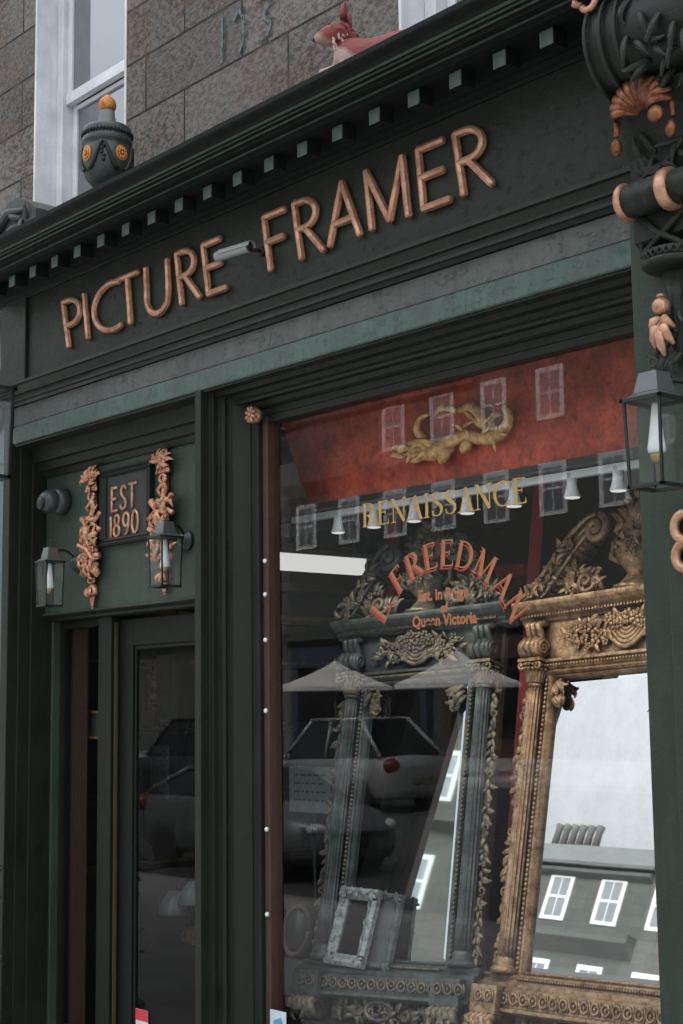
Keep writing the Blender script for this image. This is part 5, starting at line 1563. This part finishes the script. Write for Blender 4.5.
# things behind the door glass
def build_door_clutter():
    root = thing('curtain', 'dark crimson curtain behind the narrow glass beside the door', 'curtain')
    mb = MB(); pts = []
    for i in range(25):
        t = i / 24; pts.append((-8.355 + t * .17, .378 + .009 * math.sin(t * 26)))
    back = [(x, y + .008) for x, y in pts[::-1]]
    mb.vprof(pts + back, FLZ, 2.23); mb.build('cloth', m_plain('crimson cloth', (.042, .010, .010), .8, 0, .3, 12), root)
    settle(root, (-8.27, .38, FLZ))
    r = thing('small_frame', 'small empty gilt frame hanging behind the glass beside the door', 'picture frame')
    a, b = at(80.5, 711, .43), at(103, 739, .43)
    mb = MB(); t = .016
    mb.box(a.x, b.x, .43, .45, b.z, b.z + t); mb.box(a.x, b.x, .43, .45, a.z - t, a.z); mb.box(a.x, a.x + t, .43, .45, b.z + t, a.z - t); mb.box(b.x - t, b.x, .43, .45, b.z + t, a.z - t)
    mb.build('frame', m_gilt('small orange gilt', (.50, .24, .08), (.25, .1, .03), .3, .4, 30, .02, .2), r)
    mb = MB(); mb.box(a.x + t, b.x - t, .442, .447, b.z + t, a.z - t); mb.build('backing', m_plain('dark print', (.06, .07, .06), .6), r)
    mb = MB(); mb.tube([((a.x + b.x) / 2, .44, a.z), ((a.x + b.x) / 2, .44, 2.9)], .003, 5); mb.build('cord', BLACK, r)
    settle(r, ((a.x + b.x) / 2, .44, b.z))
    rnd = random.Random(31)
    labs = ['faint tall gilt frame behind the upper door glass', 'faint grey sheet hanging behind the upper door glass', 'dark narrow frame leaning behind the door glass', 'small faint gilt frame at knee height behind the door glass']
    for i, (px0, py0, px1, py1, y, m) in enumerate([(147, 660, 153, 712, 1.2, MGOLD), (156, 655, 172, 720, 1.6, m_plain('grey sheet', (.2, .21, .2), .7, 0, .6, 9)), (150, 745, 166, 800, 1.8, SILVER), (180, 925, 193, 945, 1.3, MGOLD)]):
        a, b = at(px0, py0, y), at(px1, py1, y)
        r = thing('hanging_picture', labs[i], 'picture frame'); mb = MB(); mb.box(a.x, b.x, y, y + .03, b.z, a.z); mb.build('board', m, r, .006)
        mb = MB(); mb.tube([((a.x + b.x) / 2, y + .015, a.z), ((a.x + b.x) / 2, y + .015, 3.34)], .003, 5); mb.build('cord', BLACK, r)
        settle(r, ((a.x + b.x) / 2, y, b.z))
    for i, (px, py) in enumerate([(176, 898), (196, 888)]):  # added pale cones standing in for white reflections in the door glass
        y = 1.1; c = at(px, py, y)
        r = thing('glass_lampshade', ['pale glass lampshade behind the lower door glass, left of two', 'pale glass lampshade half hidden by the mullion behind the door glass'][i], 'lampshade', (c.x, y, c.z - .1), 'lampshades behind the door')
        mb = MB(); mb.lathe([(.115, 0), (.118, .01), (.105, .06), (.08, .11), (.045, .145), (.02, .15)], n=24); mb.build('shade', m_plain('milky glass', (.15, .165, .17), .25), r)
        mb = MB(); mb.tube([(0, 0, .15), (0, 0, 3.34 - c.z + .1)], .005, 6); mb.build('cord', BLACK, r)
build_door_clutter()

# potted shrub at the left edge
def build_shrub():
    root = thing('potted_shrub', 'narrow dark evergreen shrub against the left pilaster, at the lower left edge', 'plant')
    rnd = random.Random(21)
    c = Vector((-8.44, -.17, GZ))
    mb = MB(); mb.lathe([(.08, 0), (.09, .02), (.105, .24), (.112, .25), (.112, .275), (.10, .275), (.095, .26)], c, 24); mb.build('pot', BLACK, root)
    mb = MB()
    for k in range(9):
        a = rnd.uniform(0, 6.28); mb.tube([c + Vector((0, 0, .25)), c + Vector((.03 * math.cos(a), .03 * math.sin(a), .7)), c + Vector((rnd.uniform(.04, .12) * math.cos(a), rnd.uniform(.03, .08) * math.sin(a), rnd.uniform(.95, 1.40)))], [.008, .006, .0025], 5)
    mb.build('stem', m_plain('brown twig', (.16, .10, .08), .8), root)
    mb = MB()
    for k in range(420):
        a = rnd.uniform(0, 6.28); z = rnd.uniform(.30, 1.30); q = (.11 - .04 * abs(z - .8)) * math.sqrt(rnd.random())
        p = c + Vector((q * math.cos(a), q * math.sin(a), z))
        d = Vector((rnd.gauss(0, 1), rnd.gauss(0, 1), rnd.gauss(.3, .8))).normalized(); t = d.cross(Vector((rnd.gauss(0, 1), rnd.gauss(0, 1), rnd.gauss(0, 1)))).normalized()
        L, w = rnd.uniform(.03, .05), rnd.uniform(.006, .010)
        mb.add([p, p + d * L * .5 + t * w, p + d * L, p + d * L * .5 - t * w], [(0, 1, 2, 3)])
    mb.build('foliage', m_plain('dark shrub leaf', (.016, .022, .017), .5, 0, .5, 9), root)
    settle(root, c)
build_shrub()

# ================================================================== across the street (seen in the glass and in the mirrors)
def win_unit(name, w, h, frame_m, parent):
    mb = MB(); t = .17
    mb.box(-w / 2, w / 2, -.03, .05, 0, t * .8); mb.box(-w / 2, w / 2, -.03, .05, h - t, h); mb.box(-w / 2, -w / 2 + t, -.03, .05, t * .8, h - t); mb.box(w / 2 - t, w / 2, -.03, .05, t * .8, h - t)
    mb.box(-w / 2 + t, w / 2 - t, -.024, .05, h * .5 - .045, h * .5 + .045)
    mb.box(-.02, .02, -.02, .05, t * .8, h * .5 - .045); mb.box(-.02, .02, -.02, .05, h * .5 + .045, h - t)
    o = mb.build('window', frame_m, parent)
    mb = MB(); mb.add([(-w / 2 + t * .9, -.010, t * .7), (w / 2 - t * .9, -.010, t * .7), (w / 2 - t * .9, -.010, h - t * .9), (-w / 2 + t * .9, -.010, h - t * .9)], [(3, 2, 1, 0)])
    mb.build('pane', FARPANE, o)
    return o
BY = -31.0
FARWHITE = m_plain('far white paint', (.58, .60, .61), .5, 0, .05)
SLATE = m_plain('roof slate', (.085, .098, .094), .6, 0, .35, 3)
def far_building(name, label, x0, x1, h, stone, wins, cornices, chim, roof=True, depth=10):
    root = thing(name, label, 'building', ((x0 + x1) / 2, BY, .1))
    ox = (x0 + x1) / 2
    mb = MB(); mb.box(x0 - ox, x1 - ox, -depth, 0, 0, h); w = mb.build('wall', stone, root)
    first = None
    for (x, z, ww, hh, key) in wins:
        if first is None or (ww, hh) != first[1]:
            o = win_unit('window', ww, hh, FARWHITE, root); o.rotation_euler.z = PI; first = (o, (ww, hh))
        else: o = dup(first[0], root)
        o.location = (x - ox, .0, z - .1)
    for z, d, t in cornices:
        mb = MB(); mb.prof([(0.0, z - .1), (d * .5, z - .1 + t * .3), (d, z - .1 + t * .6), (d, z - .1 + t), (0.0, z - .1 + t)], x0 - ox, x1 - ox); mb.build('cornice', stone, root)
    if roof:
        mb = MB(); mb.prof([(.25, h), (.25, h + .12), (-.9, h + 1.15), (-depth / 2, h + 1.35), (-depth - .2, h + .12), (-depth - .2, h)], x0 - ox - .1, x1 - ox + .1); mb.build('roof', SLATE, root)
    for (cx, cw, ch, ncan) in chim:
        mb = MB(); mb.box(cx - ox - cw / 2, cx - ox + cw / 2, -3.2, -2.0, h, h + ch); mb.box(cx - ox - cw / 2 - .08, cx - ox + cw / 2 + .08, -3.28, -1.92, h + ch, h + ch + .15)
        c = mb.build('chimney', stone, root)
        for k in range(ncan):
            mb = MB(); px = cx - ox - cw / 2 + (k + .5) * cw / ncan
            mb.lathe([(.16, h + ch + .15), (.13, h + ch + 1.0), (.17, h + ch + 1.3), (.12, h + ch + 1.32)], (px, -2.6, 0), 12); mb.build('chimney_pot', m_plain('sooty clay', (.085, .085, .08), .8), c)
    return root
stA = m_stone('dark tenement stone', (.078, .088, .083), (.062, .071, .066), (.04, .044, .042), .9, .4, 0, pit=.15, tint=(.085, .088, .08))
stT = m_stone('pale tenement stone', (.088, .091, .085), (.072, .075, .07), (.045, .047, .044), .9, .4, 0, pit=.15, tint=(.095, .09, .08))
stR = m_stone('grey green slate hung front', (.135, .15, .14), (.105, .12, .11), (.07, .07, .07), .7, .35, 0, pit=.2)
wa = [(-43.53 + 2.455 * k, z, 1.16, 1.7, 0) for z, ks in ((10.85, (2, 3)), (7.75, (0, 1, 2, 3))) for k in ks]
far_building('terrace_building', 'dark stone terrace across the street with rows of white sash windows and chimney pots', -44.6, -34.5, 12.75, stA, wa, [(4.1, .35, .35), (9.75, .45, .75), (12.42, .2, .3)], [(-41.3, 2.6, 1.3, 6)])
wb = [(-43.53 + 2.455 * k, z, 1.16, 1.7, 0) for z, ks in ((10.85, (4, 5, 7, 8, 9, 10)), (7.75, (4, 5, 6)), (14.3, (4, 5, 6, 7, 8)), (17.3, (4, 5, 6, 7, 8))) for k in ks]
far_building('tenement_building', 'taller pale stone tenement across the street, reflected in the dark mirror', -34.498, -14.5, 20.5, stT, wb, [(4.1, .35, .35), (13.3, .35, .4), (19.6, .45, .5)], [(-28, 2.2, 1.2, 5)])
far_building('gabled_building', 'lower grey building far along the street with white windows', -70.0, -44.602, 12.4, stR, [(-48 - 3.2 * k, z, 1.2, 1.8, 0) for k in range(6) for z in (9.2, 5.6)], [(11.6, .5, .5), (4.2, .4, .4)], [(-58, 2.2, 1.0, 5)])

def shopfronts():
    for x, w, lab, c in ((-40.5, 7.2, 'far dark blue shopfront across the street', (.03, .04, .06)), (-32.5, 7.2, 'far dark brown shopfront across the street', (.06, .04, .03)), (-24.0, 7.2, 'far dark grey shopfront across the street', (.05, .05, .05))):
        r = thing('far_shopfront', lab, 'shopfront', (x, BY, .1))
        mb = MB(); mb.box(-w / 2, w / 2, .0, .30, 3.2, 3.9); mb.box(-w / 2, -w / 2 + .3, 0, .3, 0, 3.2); mb.box(w / 2 - .3, w / 2, 0, .3, 0, 3.2); mb.box(-w / 2 + .3, w / 2 - .3, 0, .25, 0, .6); mb.box(-.15, .15, 0, .25, .6, 3.2)
        mb.build('front', m_plain('far shop paint', c, .5), r)
        for s in (-1, 1):
            mb = MB(); mb.box(s * w / 4 - w / 4 + .22, s * w / 4 + w / 4 - .22, .05, .10, .6, 3.2); mb.build('pane', FARDARK, r)
FARDARK = m_windowpane('far dark shop pane', (.02, .02, .022), .14)
shopfronts()

def build_parasol(label, px, peak_py, rim_py, pxl, pxr):
    y = -20.5
    # mirror the sight line in the shop glass to find where it stands
    def refl(a, b):
        d = CAM_R @ Vector((a - 341.5, 512 - b, -FOC)); H = CAM_C + d * ((GLASS_Y - CAM_C.y) / d.y)
        r = Vector((d.x, -d.y, d.z)); return H + r * ((y - H.y) / r.y)
    c = refl(px, peak_py); rim = refl((pxl + pxr) / 2, rim_py).z
    half = (refl(pxr, rim_py).x - refl(pxl, rim_py).x) / 2 * .80
    root = thing('cafe_parasol', label, 'parasol', (c.x, y, .10), 'white parasols across the street')
    mb = MB(); n = 8; top = c.z - .10; rz = rim - .10
    vs = [(0, 0, top)]
    rings = 5
    for i in range(1, rings + 1):
        t = i / rings
        for k in range(n):
            a = 2 * PI * (k + .5) / n
            q = half / math.cos(PI / n) * t
            vs.append((q * math.cos(a), q * math.sin(a), top + (rz - top) * (t ** .80)))
    for k in range(n):
        a = 2 * PI * (k + .5) / n; q = half / math.cos(PI / n); vs.append((q * math.cos(a), q * math.sin(a), rz - .10))
    fs = [(0, 1 + k, 1 + (k + 1) % n) for k in range(n)]
    for i in range(rings):
        b = 1 + i * n
        fs += [(b + k, b + n + k, b + n + (k + 1) % n, b + (k + 1) % n) for k in range(n)]
    mb.add(vs, fs); cm = m_plain('white canvas', (.74, .71, .66), .8, 0, .08)
    mb.build('canopy', cm, root)
    mb = MB(); mb.tube([(0, 0, .06), (0, 0, top + .06)], .03, 10); mb.build('pole', STEEL, root)
    mb = MB(); mb.lathe([(.35, 0), (.35, .05), (.06, .07), (.05, .2)], n=20); mb.build('base', IRON, root)
build_parasol('white cafe parasol reflected at the left of the shop glass', 335, 660, 687, 287, 379)
build_parasol('white cafe parasol reflected between the two mirrors', 457, 650, 684, 398, 508)

# ------------------------------------------------------------------ parked cars
def build_car(label, loc, col, L=4.2, Wd=1.76, Hh=1.50, group='cars parked in the street', hatch=True, head=0, rise=0.0):
    root = thing('parked_car', label, 'car', loc, group)
    root.rotation_euler = (0, 0, head)
    pm = m_plain('car paint', col, .22, .2, .05, 3)
    # stations along x (front = -x): x, half width, belt z, lower z
    hw = Wd / 2
    st = [(-L / 2, .62, .62, .36), (-L / 2 + .10, .80, .74, .24), (-L / 2 + .5, .96, .84, .20), (-L / 2 + 1.05, 1.0, .95, .20), (-.2, 1.0, .98, .20), (L / 2 - 1.0, 1.0, 1.02, .20), (L / 2 - .35, .97, 1.02, .22), (L / 2 - .06, .88, .98, .26), (L / 2, .74, .80, .34)]
    ring = []
    vs = []; fs = []
    for (x, wf, zb, zl) in st:
        w = hw * wf
        prof_ = [(-w * .86, zl), (-w * .98, zl + .10), (-w, (zl + zb) * .5), (-w * .97, zb - .08), (-w * .86, zb), (0, zb + .03), (w * .86, zb), (w * .97, zb - .08), (w, (zl + zb) * .5), (w * .98, zl + .10), (w * .86, zl)]
        vs += [(x, y, z) for y, z in prof_]
    n = 11
    for i in range(len(st) - 1):
        fs += [(i * n + k, i * n + (k + 1) % n, (i + 1) * n + (k + 1) % n, (i + 1) * n + k) for k in range(n)]
    fs += [tuple(range(n - 1, -1, -1)), tuple((len(st) - 1) * n + k for k in range(n))]
    mb = MB(); mb.add(vs, fs, True)
    # roof shell and pillars
    xa, xb, xc, xd = -L / 2 + 1.10, -L / 2 + 1.75, L / 2 - 1.05, L / 2 - .30
    rw = hw * .68; bw = hw * .90
    mb.add([(xb, -rw, Hh - .05), (xb, rw, Hh - .05), (xc, rw, Hh - .03), (xc, -rw, Hh - .03), (xb + .35, -rw * .9, Hh), (xb + .35, rw * .9, Hh), (xc - .2, rw * .9, Hh + .01), (xc - .2, -rw * .9, Hh + .01)],
           [(3, 2, 1, 0), (4, 5, 6, 7), (0, 1, 5, 4), (1, 2, 6, 5), (2, 3, 7, 6), (3, 0, 4, 7)], True)
    for s in (-1, 1):
        for a, b in (((xa, s * bw, .96), (xb, s * rw, Hh - .04)), ((xd, s * bw, 1.02), (xc, s * rw, Hh - .03)), ((.25, s * bw * 1.0, 1.0), (.2, s * rw, Hh - .04)), ((xb, s * rw, Hh - .045), (xc, s * rw, Hh - .03))):
            mb.tube([a, b], .045, 6)
    body = mb.build('body', pm, root)
    gm = m_windowpane('car glass', (.010, .012, .014), .12)
    def quad(nm, pts): m_ = MB(); m_.add(pts, [(0, 1, 2, 3)]); m_.build(nm, gm, root)
    quad('windscreen', [(xa, -bw, .955), (xa, bw, .955), (xb, rw, Hh - .05), (xb, -rw, Hh - .05)])
    quad('rear_window', [(xd, bw, 1.03), (xd, -bw, 1.03), (xc, -rw, Hh - .04), (xc, rw, Hh - .04)])
    for s in (-1, 1): quad('side_window', [(xa, s * bw, .96), (xd, s * bw, 1.02), (xc, s * rw, Hh - .04), (xb, s * rw, Hh - .05)])
    tyre = m_plain('tyre rubber', (.02, .02, .02), .8); 
    for s in (-1, 1):
        for x in (-L / 2 + .78, L / 2 - .80):
            mb = MB(); mb.lathe([(.20, -.10), (.29, -.10), (.315, -.07), (.315, .07), (.29, .10), (.20, .10)], (x, s * (hw - .09), .315), 28, 'Y'); w = mb.build('wheel', tyre, root)
            mb = MB(); mb.lathe([(.20, -.085), (.19, -.06), (.05, -.095), (.05, .095), (.19, .06), (.20, .085)], (x, s * (hw - .09), .315), 20, 'Y'); mb.build('rim', STEEL, w)
        mb = MB(); mb.ball((L / 2 - .10, s * hw * .78, .86), .13, (.9, 1.5, 1.1), 12, 8); mb.build('tail_light', m_plain('tail lamp red', (.14, .015, .012), .25), root)
        mb = MB(); mb.ball((-L / 2 + .14, s * hw * .66, .66), .1, (1.2, 1.6, .8), 12, 8); mb.build('headlight', m_plain('head lamp glass', (.6, .62, .65), .1), root)
        mb = MB(); mb.ball((xa + .25, s * (hw + .06), 1.0), .08, (.6, 1.1, .8), 10, 6); mb.build('wing_mirror', pm, root)
    mb = MB(); mb.box(L / 2 - .01, L / 2 + .02, -.26, .26, .52, .62); mb.build('number_plate', m_plain('dull yellow plate', (.16, .145, .08), .5), root)
    mb = MB(); mb.box(-L / 2 - .02, -L / 2 - .005, -.26, .26, .40, .51); mb.box(-L / 2 - .012, -L / 2 + .06, -.5, .5, .53, .60); mb.build('front_grille', BLACK, root)
    return root
def roadz(y): return GZ - .12 + (-6.0 - y) / 13 * (.10 - .12 - GZ + .12)
build_car('white hatchback parked across the street, its tail lights reflected in the shop glass', (-22.5, -14.6, roadz(-14.6)), (.24, .25, .255), 4.2, 1.8, 1.74)
build_car('dark grey car parked across the street left of the white hatchback', (-27.6, -14.6, roadz(-14.6)), (.03, .035, .04), 4.4, 1.8, 1.78)
build_car('silver car parked by the near kerb, low in the left of the shop glass', (-16.9, -8.0, roadz(-8.0)), (.13, .14, .145), 4.3, 1.8, 1.40, head=PI)

# ================================================================== light
w = bpy.data.worlds.new('World'); scene.world = w; w.use_nodes = True
nt = w.node_tree; nt.nodes.clear()
out = nt.nodes.new('ShaderNodeOutputWorld')
bg = nt.nodes.new('ShaderNodeBackground'); bg.inputs[1].default_value = .15
sky = nt.nodes.new('ShaderNodeTexSky'); sky.sky_type = 'NISHITA'; sky.sun_disc = False
SUN_EL, SUN_AZ = R_(44), R_(15)       # azimuth clockwise from +y
sky.sun_elevation = SUN_EL; sky.sun_rotation = SUN_AZ
sky.air_density = 1.6; sky.dust_density = 6.0; sky.ozone_density = 1.0; sky.altitude = 50
hs = nt.nodes.new('ShaderNodeHueSaturation'); hs.inputs['Saturation'].default_value = .18     # veiled by even cloud
ZEN0, ZEN1 = 1.5, 7.2
hs2 = nt.nodes.new('ShaderNodeHueSaturation')
cl = noise(nt, coords(nt, (1, 1, 2.4), 'Generated'), 2.4, 6, .6)
nt.links.new(sky.outputs[0], hs.inputs['Color'])
nt.links.new(mixc(nt, 1.0, hs.outputs[0], ramp(nt, cl, [(.3, (.82, .83, .86)), (.7, (1.06, 1.05, 1.05))]), 'MULTIPLY'), hs2.inputs['Color'])
tcs = nt.nodes.new('ShaderNodeTexCoord'); szs = nt.nodes.new('ShaderNodeSeparateXYZ'); nt.links.new(tcs.outputs['Generated'], szs.inputs[0])
grad = nt.nodes.new('ShaderNodeMapRange'); nt.links.new(szs.outputs[2], grad.inputs[0])
for i_, v_ in ((1, .15), (2, .9), (3, ZEN0), (4, ZEN1)): grad.inputs[i_].default_value = v_
nt.links.new(grad.outputs[0], hs2.inputs['Value']); nt.links.new(hs2.outputs[0], bg.inputs[0]); nt.links.new(bg.outputs[0], out.inputs[0])
sd = bpy.data.lights.new('sun', 'SUN'); sd.energy = .5; sd.angle = R_(14); sd.color = (1.0, .97, .93)
so = bpy.data.objects.new('sun', sd); COL.objects.link(so)
sdir = Vector((math.sin(SUN_AZ) * math.cos(SUN_EL), math.cos(SUN_AZ) * math.cos(SUN_EL), math.sin(SUN_EL)))
so.rotation_euler = (-sdir).to_track_quat('-Z', 'Y').to_euler(); so.location = (0, -20, 30)
scene.view_settings.view_transform = 'Standard'; scene.view_settings.look = 'None'; scene.view_settings.exposure = 0; scene.view_settings.gamma = 1
scene.cycles.max_bounces = 10; scene.cycles.transparent_max_bounces = 16; scene.cycles.glossy_bounces = 6
scene.cycles.sample_clamp_indirect = 6.0
